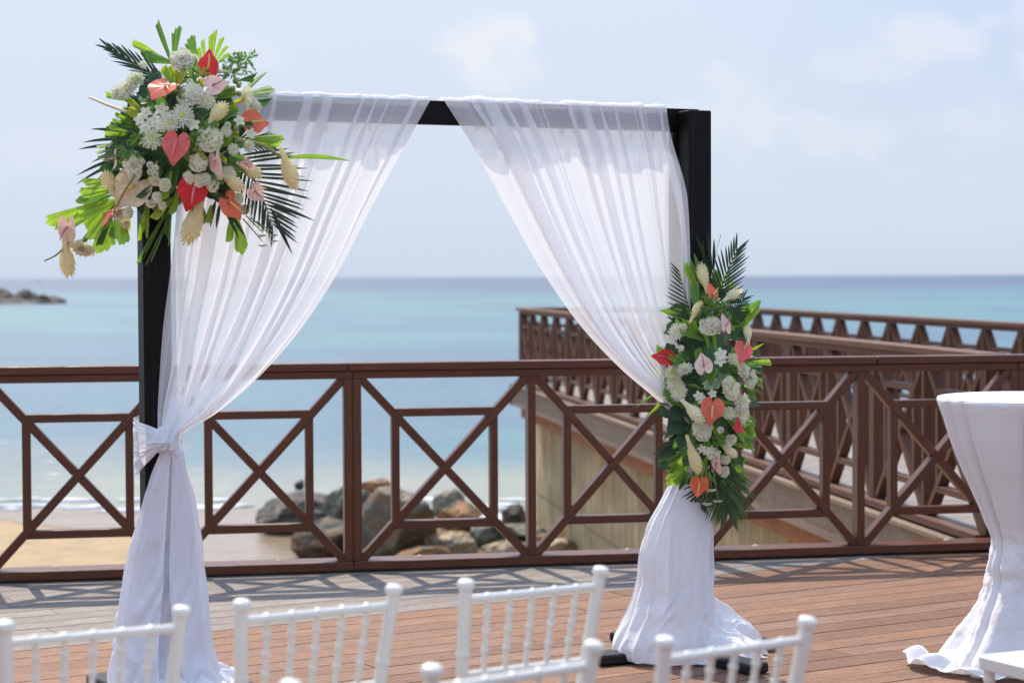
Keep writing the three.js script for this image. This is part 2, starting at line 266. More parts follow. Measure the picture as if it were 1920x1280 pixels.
{ // sailing boat on the horizon
  const D = 2600, c = at(70, 522, D), o = thing('sailboat', 'tiny pale sailing boat on the horizon above the rocky point', 'sailboat', [c.x, SEA, -D]), k = 2.9;
  const hull = new THREE.Shape(); hull.moveTo(-3, 1); hull.lineTo(3.6, 1.2); hull.quadraticCurveTo(2.6, -0.2, 1.5, -0.3); hull.lineTo(-2.6, -0.3);
  const w = std([0.82, 0.87, 0.93], { transmission: 0.3, roughness: 1, thickness: 0 }), add = (n, g, m) => { const q = mesh(n, g, m, o); q.scale.setScalar(k * 0.5); return q; };  // distance haze put into the colour: boat paled so it looks faint
  add('hull', new THREE.ExtrudeGeometry(hull, { depth: 1.6, bevelSize: 0.1, bevelThickness: 0.1 }), w); add('mast', tube([V(0.4, 1, 0.8), V(0.4, 5.6, 0.8)], [0.09, 0.05], 6), w);
  const s = new THREE.Shape(); s.moveTo(0.2, 1.7); s.lineTo(0.3, 5.2); s.quadraticCurveTo(-0.9, 3.4, -1.5, 1.7); add('sail', new THREE.ExtrudeGeometry(s, { depth: 0.05, bevelEnabled: false }), w);
}

// ---------- deck ----------
{
  const deck = structure(new THREE.Group(), 'wooden deck of long boards, orange brown with greyer boards along the railing'); deck.name = 'deck'; scene.add(deck);
  const b = R(30.5), dx = Math.cos(b), dD = Math.sin(b), qx = -Math.sin(b), qD = Math.cos(b), W = 0.163, r = rng(21);   // directions in (x, distance ahead)
  const clip = (poly, f) => { const out = []; poly.forEach((p, i) => { const q = poly[(i + 1) % poly.length], a = f(p), c = f(q); if (a <= 0) out.push(p); if ((a < 0) !== (c < 0) && a !== c) { const t = a / (a - c); out.push([lerp(p[0], q[0], t), lerp(p[1], q[1], t)]); } }); return out; };
  const tones = [[0.275, 0.141, 0.085], [0.31, 0.160, 0.096], [0.235, 0.119, 0.073], [0.285, 0.158, 0.104]], greys = [[0.31, 0.268, 0.238], [0.28, 0.242, 0.22], [0.325, 0.278, 0.245], [0.295, 0.252, 0.222]];
  const mats = [...tones, ...greys].map((c) => std(c, { map: deckMap, bumpMap: deckBump, bumpScale: 0.0015, roughness: 0.66, specularIntensity: 0.55 }));
  const ox = -1.35, oD = 8.85;
  for (let j = -40; j < 26; j++) {
    let s = -7 + (j % 2 ? 1.7 : 0) + (r() - 0.5) * 0.5 + (j % 3) * 0.9;
    if (j >= 0 && j < 10) s = lerp(-6.2, -6.0, r()) + (j % 2) * 0.12 + j * 0.02;
    while (s < 7.5) {
      const L = j >= 0 && s < -5 ? 5.15 + 0.12 * (j % 3) : 3.2 + r() * 1.4, g = 0.0075, c0 = [s + 0.002, s + L - 0.002], q0 = [j * W + g / 2, (j + 1) * W - g / 2];
      let poly = [[c0[0], q0[0]], [c0[1], q0[0]], [c0[1], q0[1]], [c0[0], q0[1]]].map(([a, q]) => [ox + dx * a + qx * q, oD + dD * a + qD * q]);
      s += L;
      poly = clip(poly, (p) => p[1] - RAIL(p[0]) - 0.07); if (poly.length > 2) poly = clip(poly, (p) => 2.2 - p[1]); if (poly.length < 3) continue;
      if (poly.every((p) => Math.abs(p[0]) > 5.2)) continue;
      const sh = new THREE.Shape(poly.map((p) => new THREE.Vector2(p[0], p[1]))), geo = new THREE.ExtrudeGeometry(sh, { depth: 0.022, bevelEnabled: true, bevelSize: -0.0015, bevelThickness: 0.0015, bevelOffset: 0, bevelSegments: 1 });
      geo.rotateX(-Math.PI / 2); const p = geo.attributes.position, uv = new Float32Array(p.count * 2), o = [r(), r()];
      for (let i = 0; i < p.count; i++) { const X = p.getX(i) - ox, Z = -p.getZ(i) - oD; uv[2 * i] = (X * dx + Z * dD) / 2 + o[0]; uv[2 * i + 1] = (X * qx + Z * qD) / 0.5 + o[1]; }
      geo.setAttribute('uv', new THREE.BufferAttribute(uv, 2));
      const grey = j >= 0 ? !(j === 0 && s > 3) : false;
      const m = mesh('plank', geo, mats[(grey ? 4 : 0) + Math.floor(r() * 4)], deck); m.position.y = -0.0235 - r() * 0.0015;
    }
  }
  const sub = mesh('joist_layer', uvBox(new THREE.BoxGeometry(11, 0.16, 8.2)), std([0.20, 0.125, 0.085], { roughness: 0.9 }), deck); sub.position.set(0, -0.15, -6.2);
  const rest = mesh('floor_behind', uvBox(new THREE.BoxGeometry(11, 0.2, 16), [0, 0], 2, 0.5, 0), mats[0], deck); rest.position.set(0, -0.1005, 5.85);
  const edge = mesh('edge_beam', beam(11.2, 0.24, 0.05), M.fascia, deck); edge.rotation.y = Math.atan(0.19); edge.position.set(0, -0.145, -RAIL(0) - 0.04);
}

// ---------- railings ----------
function railing(name, label, [x0, D0], [x1, D1], posts, doubles, mat, o = {}) {
  const t = thing(name, label, 'railing', [x0, o.y ?? 0, -D0]), ang = Math.atan2(D1 - D0, x1 - x0), L = Math.hypot(x1 - x0, D1 - D0); t.rotation.y = ang;
  const put = (n, g, x, y, z, rz = 0, parent = t) => { const m = mesh(n, g, mat, parent); m.position.set(x, y, z); m.rotation.z = rz; return m; };
  const capD = o.capD ?? 0.125, seg = o.capSeg ?? 3.0, lo = posts[0], hi = posts[posts.length - 1];
  let a = lo - 0.06; for (let k = 0; a < hi; k++) { const bEnd = Math.min(k === 0 && o.capFirst ? o.capFirst : a + seg, hi + 0.06); put('top_rail', beam(bEnd - a - 0.002, 0.045, capD, 0.008), (a + bEnd) / 2, 1.1095, 0.0); a = bEnd; }
  const joints = [lo, ...posts.filter((p, i) => doubles.includes(i) && i > 0 && i < posts.length - 1), hi];
  for (let k = 0; k + 1 < joints.length; k++) { const w = joints[k + 1] - joints[k] - 0.003, c = (joints[k] + joints[k + 1]) / 2; put('under_rail', beam(w, 0.041, 0.09), c, 1.066, 0); put('bottom_rail', beam(w, 0.046, o.botD ?? 0.19), c, 0.036, -0.03); }
  const pg = beam(0.044, 0.986, 0.09), pd = beam(0.0465, 0.986, 0.09);
  posts.forEach((p, i) => { if (doubles.includes(i)) { put('post', pd, p - 0.0239, 0.5525, 0); put('post', pd, p + 0.0239, 0.5525, 0); } else put('post', pg, p, 0.5525, 0); });
  const cache = new Map();
  for (let i = 0; i + 1 < posts.length; i++) {
    const l = posts[i] + (doubles.includes(i) ? 0.047 : 0.022), r = posts[i + 1] - (doubles.includes(i + 1) ? 0.047 : 0.022), w = r - l, h = 0.986, key = w.toFixed(3);
    if (!cache.has(key)) {
      const dl = Math.hypot(w, h) + 0.015, sw = w * 0.60 + 0.036, shh = 0.655;
      cache.set(key, { dl, sw, shh, ang: Math.atan2(h, w), long: beam(dl, 0.045, 0.075), half: beam(dl / 2 - 0.024, 0.0445, 0.0715), hz: beam(sw - 0.03, 0.044, 0.068), vt: beam(0.0435, shh - 0.03, 0.0655) });
    }
    const c = cache.get(key), pn = new THREE.Group(); pn.name = 'railing_panel'; pn.position.set((l + r) / 2, 0.0595 + h / 2, 0); t.add(pn);
    put('diagonal_brace', c.long, 0, 0, 0, c.ang, pn);
    for (const s of [-1, 1]) { const d = c.dl / 4 + 0.012; put('diagonal_brace', c.half, s * Math.cos(c.ang) * d, -s * Math.sin(c.ang) * d, 0, -c.ang, pn); put('square_bar', c.hz, 0, s * (c.shh / 2 - 0.022), 0, 0, pn); put('square_upright', c.vt, s * (c.sw / 2 - 0.022), 0, 0, 0, pn); }
    if (o.bolts) { const bg = new THREE.LatheGeometry([[0, 0.008], [0.006, 0.0075], [0.010, 0.004], [0.011, 0.001], [0.019, 0.0008], [0.019, -0.002]].map((q) => new THREE.Vector2(...q)), 12); for (const f of i % 2 ? [0.36] : [0.62]) { const m = mesh('bolt', bg, M.bolt, t); m.position.set(l + w * f, 0.061, -0.075); } }
  }
  return t;
}
{
  const k = Math.hypot(1, 0.19), X = [-3.72, -2.78, -1.83, -0.869, 0.0997, 1.035, 1.970, 2.904, 3.85, 4.8], x0 = X[0];
  railing('deck_railing', 'brown wooden deck railing of crossed squares behind the arch', [x0, RAIL(x0)], [4.8, RAIL(4.8)], X.map((x) => (x - x0) * k), [1, 3, 5, 7, 9], M.rail, { bolts: true, capFirst: (-0.89 - x0) * k });
}
// ---------- pier ----------
const PX = -0.148, PD = 0.989, QX = 0.989, QD = 0.148, P0 = [2.83, 11.5], PL = 18.3, PW = 3.1;   // along and across the pier in (x, distance)
const pierAt = (a, q) => [P0[0] + PX * a + QX * q, P0[1] + PD * a + QD * q], pierTurn = Math.atan2(PD, PX);
{
  const pier = structure(new THREE.Group(), 'wooden pier running out to sea on the right'); pier.name = 'pier'; scene.add(pier);
  const r = rng(51), mats = [[0.29, 0.245, 0.215], [0.32, 0.275, 0.245], [0.265, 0.22, 0.19]].map((c) => std(c, { map: deckMap, bumpMap: deckBump, bumpScale: 0.002, roughness: 0.55 })), g = [0, 1, 2].map(() => beam(PW + 0.1, 0.035, 0.146, 0.003));
  for (let a = -0.6; a < PL; a += 0.152) { const m = mesh('plank', g[Math.floor(r() * 3)], mats[Math.floor(r() * 3)], pier), [x, D] = pierAt(a + 0.076, PW / 2); m.position.set(x, -0.019 - r() * 0.002, -D); m.rotation.y = pierTurn - Math.PI / 2; }
  const along = (n, y, h, w, q, mat, a0 = 0.05, a1 = PL + 0.1, step = 4.6) => { for (let a = a0; a < a1 - 0.3; a += step) { const e = Math.min(a + step, a1), m = mesh(n, beam(e - a - 0.006, h, w, 0.006), mat, pier), [x, D] = pierAt((a + e) / 2, q); m.position.set(x, y, -D); m.rotation.y = pierTurn; } };
  for (const q of [-0.09, PW + 0.09]) along('fascia_board', -0.19, 0.29, 0.05, q, M.fascia);
  for (const q of [-0.07, PW + 0.07]) along('ledge_board', -0.021, 0.034, 0.16, q, M.fascia, 0.05, PL + 0.1, 3.1);
  for (const q of [0.06, PW - 0.06]) along('bearer', -0.43, 0.18, 0.10, q, M.rust, 0.3, PL, 3.7);
  const [ex, eD] = pierAt(PL + 0.12, PW / 2), e = mesh('fascia_board', beam(PW + 0.3, 0.29, 0.05, 0.006), M.fascia, pier); e.position.set(ex, -0.19, -eD); e.rotation.y = pierTurn - Math.PI / 2;
  const wall = thing('concrete_wall', 'stained yellow grey concrete wall under the pier', 'wall', [P0[0], 0, -P0[1]]);
  const core = mesh('wall_core', uvBox(new THREE.BoxGeometry(PL - 0.6, 2.4, PW - 0.7), [0, 0], 2.4, 2.4, 0), M.concrete, wall); { const [x, D] = pierAt(PL / 2 + 0.15, PW / 2); core.position.set(x - P0[0], -1.75, -(D - P0[1])); core.rotation.y = pierTurn; }
  const panel = [0, 1, 2].map(() => uvBox(new RoundedBoxGeometry(1.485, 1.16, 0.09, 1, 0.012), [rr(), rr()], 2.4, 2.4, 0));
  for (let a = 0.55, k = 0; a < PL - 0.8; a += 1.5, k++) for (const y of [-1.11, -2.28]) { const m = mesh('wall_panel', panel[(k + (y < -2 ? 1 : 0)) % 3], M.concrete, wall), [x, D] = pierAt(a + 0.75, 0.31 + rr() * 0.01); m.position.set(x - P0[0], y, -(D - P0[1])); m.rotation.y = pierTurn; }
  for (let q = 0.36, k = 0; q < 2.5; q += 0.8, k++) { const gq = uvBox(new RoundedBoxGeometry(0.785, 2.33, 0.09, 1, 0.012), [rr(), rr()], 2.4, 2.4, 0), m = mesh('wall_panel', gq, M.concrete, wall), [x, D] = pierAt(PL - 0.13, q + 0.4); m.position.set(x - P0[0], -1.7, -(D - P0[1])); m.rotation.y = pierTurn - Math.PI / 2; }
}
{
  const spans = (n, s) => Array.from({ length: n + 1 }, (_, i) => i * s), dbl = (n) => spans(n, 1).filter((i) => i % 2 === 0);
  const opt = { capD: 0.17, capSeg: 2.9, botD: 0.12 };
  railing('pier_railing', 'long pier railing on the near side, running out from the deck corner', pierAt(0.1, 0), pierAt(18.1, 0), spans(18, 1.0), dbl(18), M.pierRail, opt);
  railing('pier_railing', 'pier railing on the far side, standing against the open sea', pierAt(-0.6, PW), pierAt(18.1, PW), spans(20, 0.935), dbl(20), M.pierRail, opt);
  railing('pier_railing', 'short end railing closing the seaward end of the pier', pierAt(18.15, 0.05), pierAt(18.15, PW - 0.05), spans(3, 1.0), [0, 3], M.pierRail, opt);
}

// ---------- wooden arch ----------
const AL = V(-1.35, 0, -7.39), AR = V(0.744, 0, -8.27), SPAN = AL.distanceTo(AR), AX = AR.clone().sub(AL).normalize(), AN = V(-AX.z, 0, AX.x);   // along the beam; towards the camera
if (AN.z < 0) AN.negate();
const ATURN = Math.atan2(-AX.z, AX.x);
const arch = (s, y, n) => AL.clone().addScaledVector(AX, s).addScaledVector(AN, n).setY(y);
function archAt(px, py, n = 0) { const r = ray(px, py), o = arch(0, 0, n), t = o.sub(camera.position).dot(AN) / r.dot(AN), p = r.multiplyScalar(t).add(camera.position); return [p.clone().sub(AL).dot(AX), p.y]; }
const BTOP = 2.289, BH = 0.094;
{
  const t = thing('wedding_arch', 'square black wooden arch with two posts and one beam on crossed feet', 'arch', AL.toArray()); t.rotation.y = ATURN;
  const put = (n, g, m, s, y, q, ry = 0, rz = 0) => { const o = mesh(n, g, m, t); o.position.set(s, y, q); o.rotation.set(0, ry, rz); return o; };
  put('post', beam(0.105, 2.23, 0.1, 0.005), M.black, 0, 0.04 + 1.115, 0.05);
  put('post', beam(0.105, 2.235, 0.1, 0.005), M.black, SPAN, 0.04 + 1.1175, 0.05);
  put('beam', beam(SPAN + 0.09, BH, 0.046, 0.004), M.black, SPAN / 2 + 0.005, BTOP - BH / 2, -0.026);
  put('back_board', beam(0.055, 2.15, 0.044, 0.004), M.black, SPAN - 0.045, 1.12, -0.026); put('back_board', beam(0.055, 2.15, 0.044, 0.004), M.black, 0.045, 1.12, -0.026);
  for (const s of [0, SPAN]) {
    put('foot_board', beam(0.84, 0.045, 0.105, 0.012), M.foot, s - 0.045, 0.0235, 0.05);
    const b = R(12), g = beam(0.405, 0.0445, 0.105, 0.012); for (const q of [-1, 1]) put('foot_board', g, M.foot, s - 0.045 + q * 0.258 * Math.sin(b), 0.0232, 0.05 + q * 0.258 * Math.cos(b), Math.PI / 2 + b);
  }
}

// ---------- curtains ----------
function path(rows, n) { const c = rows.map((_, i) => i / (rows.length - 1)); return (t) => { const f = clamp(t) * (rows.length - 1), i = Math.min(Math.floor(f), rows.length - 2), u = f - i, p = (k) => rows[clamp(k, 0, rows.length - 1)]; return [0, 1].map((d) => { const a = p(i - 1)[d], b = p(i)[d], e = p(i + 1)[d], g = p(i + 2)[d]; return 0.5 * (2 * b + (e - a) * u + (2 * a - 5 * b + 4 * e - g) * u * u + (3 * b - a - 3 * e + g) * u * u * u); }); }; }
function foldField(seed, k) { // irregular pleats: a warped phase, a strength for each pleat
  const r = rng(seed), ph = r() * 6.28, w = Array.from({ length: 6 }, () => [r() * 6.28, 1 + Math.floor(r() * 5)]);
  const phase = (u) => { let p = u * k * 2 * Math.PI + ph; w.forEach(([a, f], i) => { p += (1.3 / (1 + i * 0.3)) * Math.sin(f * u * 2 * Math.PI * 1.3 + a); }); return p; };
  const str = (u) => 0.25 + 1.15 * vn2(u * k * 0.8, 0.5, 997, 997, seed);
  return { phase, str };
}
const PLEAT = { };
function swag(name, parent, lrows, seed, k, side) {
  const nF = (t) => lerp(0.010, 0.125, sstep(0.18, 0.98, t));
  const Lp = path(lrows.map(([lx, , y0, y1], i) => archAt(lx, y0, nF(i / (lrows.length - 1))))), Rp = path(lrows.map(([, rx, y0, y1], i) => archAt(rx, y1, nF(i / (lrows.length - 1)))));
  const f1 = foldField(seed, k), f2 = foldField(seed + 5, k * 2.3), nu = 420, nv = 150, back = 18;
  const local = (u, t) => {
    const a = Lp(t), b = Rp(t), w = Math.abs(b[0] - a[0]), sag = 0.05 * Math.sin(u * Math.PI) * Math.sin(clamp(t) * Math.PI);
    const edge = sm(clamp(Math.min(u, 1 - u) / 0.05)), p = f1.phase(u) + 0.5 * Math.sin(t * 3 + u * 9), q = f2.phase(u) + t * 1.2, st = f1.str(u);
    const ease = sstep(0.0, 0.12, t), comp = Math.min(w / (k * 2 * Math.PI), 0.045);
    const As = 2.35 * Math.min(w / (k * 2 * Math.PI), 0.06) * st * (0.75 + 0.25 * ease) * (1 + 1.1 * sstep(0.4, 0.85, t)), An = lerp(0.005, 0.021, ease) * st + 0.012 * sstep(0.4, 0.85, t);
    const ds = edge * (As * Math.sin(p) + 0.62 * comp * Math.sin(q)), dn = edge * (An * (0.5 + 0.5 * Math.cos(p)) + 0.08 * An * Math.cos(q)) + 0.02 * (fbm3(u * 5, t * 3, seed, 64, 2) - 0.5) * ease;
    const wr = 0.0035 * (fbm3(u * 30, t * 7, seed, 61, 3) - 0.5) * ease;
    const s = lerp(a[0], b[0], u) + ds * Math.sign(b[0] - a[0] || 1); let n = nF(t) + dn + 0.05 * Math.sin(u * Math.PI) * sstep(0.55, 1, t) + wr;
    const over = sstep(0.13, 0.06, side === 'left' ? s : SPAN - s) * sstep(0.02, 0.22, t); n = Math.max(n, lerp(n, 0.109 + 0.6 * dn, over));   // passes in front of the post
    return [s, lerp(a[1], b[1], u) - sag * w * 0.6 + wr, n];
  };
  const g = sheet(nu, nv + back, (u, v) => {
    const j = Math.round(v * (nv + back));
    if (j >= back) { const [s, y, n] = local(u, (j - back) / nv); return arch(s, Math.min(y, BTOP + 0.008), n); }
    const [s] = local(u, 0), p = f1.phase(u), bump = 0.008 * f1.str(u) * (0.5 + 0.5 * Math.cos(p)) + 0.013 * vn2(u * 55, 0, 999, 9, seed) * vn2(u * 17, 3, 999, 9, seed) + 0.004 * vn2(u * 130, 0, 999, 9, seed) + 0.003, c = back - j, hem = (0.12 + 0.88 * clamp((side === 'left' ? 1 - u : u) / 0.16)) * 0.115 + 0.03 * clamp((side === 'left' ? 1 - u : u) / 0.16) * Math.sin(p * 0.5 + 1) + 0.02 * vn2(u * 26, 1, 999, 9, seed + 2);
    if (c <= 6) { const q = c / 6; return arch(s, BTOP + 0.004 + bump * Math.sin(Math.max(0.15, q) * Math.PI * 0.85), lerp(0.010 + 0.5 * bump, -0.056 - bump, q)); }
    const q = (c - 6) / (back - 6); return arch(s + 0.006 * Math.sin(p) * q, BTOP - hem * q, -0.056 - bump * (1 - q) - 0.018 * q * (0.6 + 0.6 * Math.cos(p)) * f1.str(u));
  }, 3, 3);
  g.translate(-parent.position.x, -parent.position.y, -parent.position.z);
  return mesh(name, g, M.sheer, parent);
}
function skirt(name, parent, rows, seed, k, o) { // a gathered tube of cloth hanging round the post
  const Lp = path(rows.map(([l, , y]) => archAt(l, y, 0.05))), Rp = path(rows.map(([, r, y]) => archAt(r, y, 0.05))), f1 = foldField(seed, k), f2 = foldField(seed + 3, k * 2.6);
  const nu = 360, nv = 130;
  const g = sheet(nu, nv, (u, v) => {
    const a = Lp(v), b = Rp(v), c = (a[0] + b[0]) / 2, h = (b[0] - a[0]) / 2, gap = o.gap ? o.gap(v) : 0, A0 = o.start ?? 0, th = A0 + (gap + u * (1 - 2 * gap)) * 2 * Math.PI;
    const cn = o.cn ? o.cn(v) : 0.05, d = o.depth(v), p = f1.phase(u), q = f2.phase(u) + v * 2, st = f1.str(u), end = o.gap ? 1 : sm(clamp(Math.min(u, 1 - u) / 0.04)), tw = sstep(0, 0.25, v);
    const amp = (0.007 + 0.024 * v * o.amp) * st * end * lerp(0.6, 1, tw), puff = o.puff * (fbm3(Math.cos(th) * 2.0, v * 5 + Math.cos(th + 1) * 1.2, Math.sin(th) * 2.0, seed, 4) - 0.5) * sstep(0.30, 0.9, v);
    const crease = Math.abs(((fbm3(Math.cos(th) * 1.1 + v * 1.6, v * 2.2, Math.sin(th) * 1.1, seed + 6, 3) * 5) % 1) - 0.5) * 2, wr = 0.008 * (fbm3(Math.cos(th) * 3, v * 7, Math.sin(th) * 3, seed, 4) - 0.5) * 2 + 0.013 * sm(crease) * sstep(0.15, 0.5, v) * end, kick = 0.5 * (1 + Math.sin(p)), e = amp * (kick - 0.5) + 0.12 * amp * Math.sin(q) + puff * 0.6 + wr, tang = amp * 1.1 * Math.cos(p);
    const cs = Math.cos(th), sn = Math.sin(th), hh = h + Math.min(e, 0.012), y = a[1] + (b[1] - a[1]) * (0.5 + 0.5 * cs) + puff * 0.25 + (o.lift ? o.lift(v, th) : 0);
    return arch(c + hh * cs - tang * sn * 0.6, Math.max(0.012 + 0.05 * Math.abs(puff), y), cn + (d + e) * sn + tang * cs * 0.6);
  }, 3, 3);
  g.translate(-parent.position.x, -parent.position.y, -parent.position.z);
  return mesh(name, g, o.mat ?? M.sheerDense, parent);
}
function train(name, parent, list, seed) { // cloth lying in long soft folds on the boards: from (s, n, height) near the post outwards
  return list.map(([s0, n0, y0, s1, n1, w0, w1, amp], i) => {
    const r = rng(seed + i), ph = r() * 6, kk = 3.2 + r() * 1.5, L = Math.hypot(s1 - s0, n1 - n0), px = -(n1 - n0) / L, pn = (s1 - s0) / L;
    const g = sheet(150, 110, (u, v) => {
      const e = (u - 0.5) * 2, out = 0.90 + 0.22 * (vn2(u * 5, 0.5, 99, 9, seed + i) - 0.3), vv = v * out, bow = 0.16 * L * Math.sin(v * 2.4 + ph) * v, w = lerp(w0, w1, sm(v)) * (1 + 0.16 * (vn2(v * 4, e > 0 ? 1 : 2, 99, 9, seed) - 0.5));
      const warp = 1.6 * fbm3(u * 2, v * 2.2, i, seed, 3) + 0.9 * v, q = (e * kk + warp * 2.2) * Math.PI + ph, ridge = Math.pow(0.5 + 0.5 * Math.sin(q), 0.7) + 0.45 * Math.pow(0.5 + 0.5 * Math.sin(q * 2.3 + 4 * v), 0.8);
      const side = Math.pow(1 - Math.pow(Math.abs(e), 3.0), 0.6), end = v > 0.86 ? Math.sqrt(Math.max(0, 1 - ((v - 0.86) / 0.14) ** 2)) : 1, cross = amp * 0.35 * Math.max(0, Math.sin(v * 9 + 2.4 * Math.sin(e * 2 + ph) + ph)) * sstep(0.1, 0.4, v);
      const h = (lerp(y0, amp * 1.3, Math.pow(v, 0.62)) * (1 - 0.35 * e * e) + amp * 1.25 * ridge + cross) * side * end;
      return arch(lerp(s0, s1, vv) + px * (e * w + bow) + 0.012 * Math.sin(q), Math.max(0.003 + 0.004 * vn2(u * 40, v * 40, 999, 999, 3), h), lerp(n0, n1, vv) + pn * (e * w + bow));
    }, 1.5, 1.5);
    g.translate(-parent.position.x, -parent.position.y, -parent.position.z); return mesh(name, g, M.cloth, parent);
  });
}
{
  const t = thing('curtain', 'sheer white curtain tied to the left post with a twisted knot', 'curtain', arch(0, 0, 0.05).toArray());
  swag('swag', t, [[322, 806, 184, 189], [326, 752, 270, 285], [322, 700, 370, 382], [312, 640, 490, 500], [299, 566, 610, 614], [295, 490, 700, 702], [294, 412, 765, 770], [294, 340, 806, 814], [288, 334, 840, 842]], 3, 9.5, 'left');
  skirt('skirt', t, [[292, 334, 838], [282, 338, 868], [266, 356, 920], [252, 368, 980], [240, 376, 1040], [230, 381, 1100], [223, 385, 1150], [218, 390, 1195], [212, 402, 1235], [206, 424, 1275], [214, 420, 1318]], 12, 5, { depth: (v) => lerp(0.03, 0.20, sstep(0.0, 0.9, v)), cn: (v) => lerp(0.135, 0.05, sstep(0.02, 0.5, v)), amp: 1.0, puff: 0.10, start: 1.72, gap: (v) => 0.0005 + 0.022 * sstep(0.42, 0.8, v) });
  skirt('skirt_lining', t, [[294, 330, 842], [286, 334, 868], [272, 350, 920], [260, 360, 980], [250, 366, 1040], [242, 370, 1100], [236, 374, 1150], [232, 378, 1195], [228, 388, 1235], [226, 400, 1275], [230, 400, 1318]], 17, 5, { depth: (v) => lerp(0.022, 0.15, sstep(0.0, 0.9, v)), cn: (v) => lerp(0.13, 0.05, sstep(0.02, 0.5, v)), amp: 0.6, puff: 0.06, start: -1.6 });
  train('puddle', t, [[0.05, 0.05, 0.20, 0.36, 0.06, 0.16, 0.15, 0.028], [0.0, 0.10, 0.16, -0.26, 0.16, 0.15, 0.14, 0.026], [0.06, 0.12, 0.14, 0.10, 0.42, 0.2, 0.20, 0.024]], 301);
  // the knot: cloth wound round the post, drawn together in the middle
  const nu = 200, nv = 70, f = foldField(44, 1.7), L = path([archAt(270, 776, -0.05), archAt(251, 782, 0.03), archAt(255, 789, 0.10), archAt(285, 800, 0.15), archAt(304, 808, 0.165), archAt(322, 806, 0.155), archAt(337, 812, 0.12), archAt(338, 818, 0.03), archAt(332, 818, -0.05)]), B = path([archAt(272, 880, -0.05), archAt(252, 892, 0.03), archAt(259, 884, 0.10), archAt(287, 856, 0.15), archAt(302, 844, 0.165), archAt(322, 862, 0.155), archAt(342, 884, 0.12), archAt(338, 880, 0.03), archAt(330, 872, -0.05)]), N = (u) => { const a = [-0.06, 0.03, 0.115, 0.150, 0.165, 0.150, 0.115, 0.02, -0.06], q = u * 8, i = Math.min(7, Math.floor(q)); return lerp(a[i], a[i + 1], sm(q - i)); };
  const g = sheet(nu, nv, (u, v) => {
    const a = L(u), b = B(u), tw = v + 0.10 * Math.sin(u * 7 + 1) * Math.sin(v * Math.PI), p = f.phase(tw) + 3.0 * Math.sin((u - 0.5) * 2.2), st = f.str(tw), e = sm(clamp(Math.min(v, 1 - v) / 0.16));
    const pinch = Math.exp(-Math.pow((u - 0.5) / 0.1, 2)), n = N(u) + e * 0.013 * st * Math.sin(p) * lerp(0.25, 1, sstep(0.12, 0.42, u)) + 0.05 * Math.sin(v * Math.PI) * (0.35 + 0.5 * pinch);
    return arch(lerp(a[0], b[0], v) + e * 0.004 * Math.cos(p * 1.7), lerp(a[1], b[1], v) + e * 0.010 * st * Math.cos(p), n);
  }, 2, 1); g.translate(-t.position.x, 0, -t.position.z); mesh('knot', g, M.sheerDense, t);
  // the rolled middle of the knot
  const kc = archAt(310, 822, 0.17), kg = sheet(90, 60, (u, v) => { const th = u * 2 * Math.PI, ph = (v - 0.5) * Math.PI, tw = Math.sin(4 * th + 5 * v + 1.2 * Math.sin(th)), q = 1 + (0.10 * tw + 0.16 * (fbm3(Math.cos(th) * 1.5, v * 3, Math.sin(th) * 1.5, 71, 3) - 0.5)) * Math.cos(ph); return arch(kc[0] + 0.048 * Math.cos(th) * Math.cos(ph) * q + 0.014 * Math.sin(ph), kc[1] + 0.054 * Math.sin(ph) * q, 0.150 + 0.042 * Math.sin(th) * Math.cos(ph) * q); }, 0.6, 0.3);
  kg.translate(-t.position.x, 0, -t.position.z); mesh('knot', kg, M.sheerDense, t);
}
{
  const t = thing('curtain', 'sheer white curtain gathered to the right post under the tall flower spray', 'curtain', arch(SPAN, 0, 0.05).toArray());
  swag('swag', t, [[833, 1250, 189, 203], [890, 1263, 282, 300], [952, 1272, 395, 410], [1022, 1278, 516, 505], [1088, 1283, 610, 590], [1158, 1290, 686, 660], [1222, 1300, 741, 720], [1258, 1312, 772, 765], [1284, 1322, 800, 800]], 29, 9, 'right');
  skirt('skirt', t, [[1287, 1326, 800], [1278, 1324, 868], [1251, 1327, 930], [1224, 1327, 985], [1210, 1326, 1040], [1206, 1326, 1095], [1194, 1328, 1140], [1176, 1332, 1180], [1161, 1348, 1212], [1166, 1348, 1236], [1196, 1336, 1247]], 41, 5, { depth: (v) => lerp(0.085, 0.20, sstep(0.0, 0.85, v)), amp: 0.75, puff: 0.075, start: -Math.PI / 2, gap: null });
  train('puddle', t, [[SPAN + 0.03, 0.03, 0.27, SPAN + 0.31, 0.10, 0.12, 0.13, 0.034], [SPAN + 0.0, 0.12, 0.15, SPAN + 0.16, 0.30, 0.15, 0.13, 0.024], [SPAN - 0.08, 0.10, 0.13, SPAN - 0.13, 0.23, 0.15, 0.14, 0.022]], 330);
}

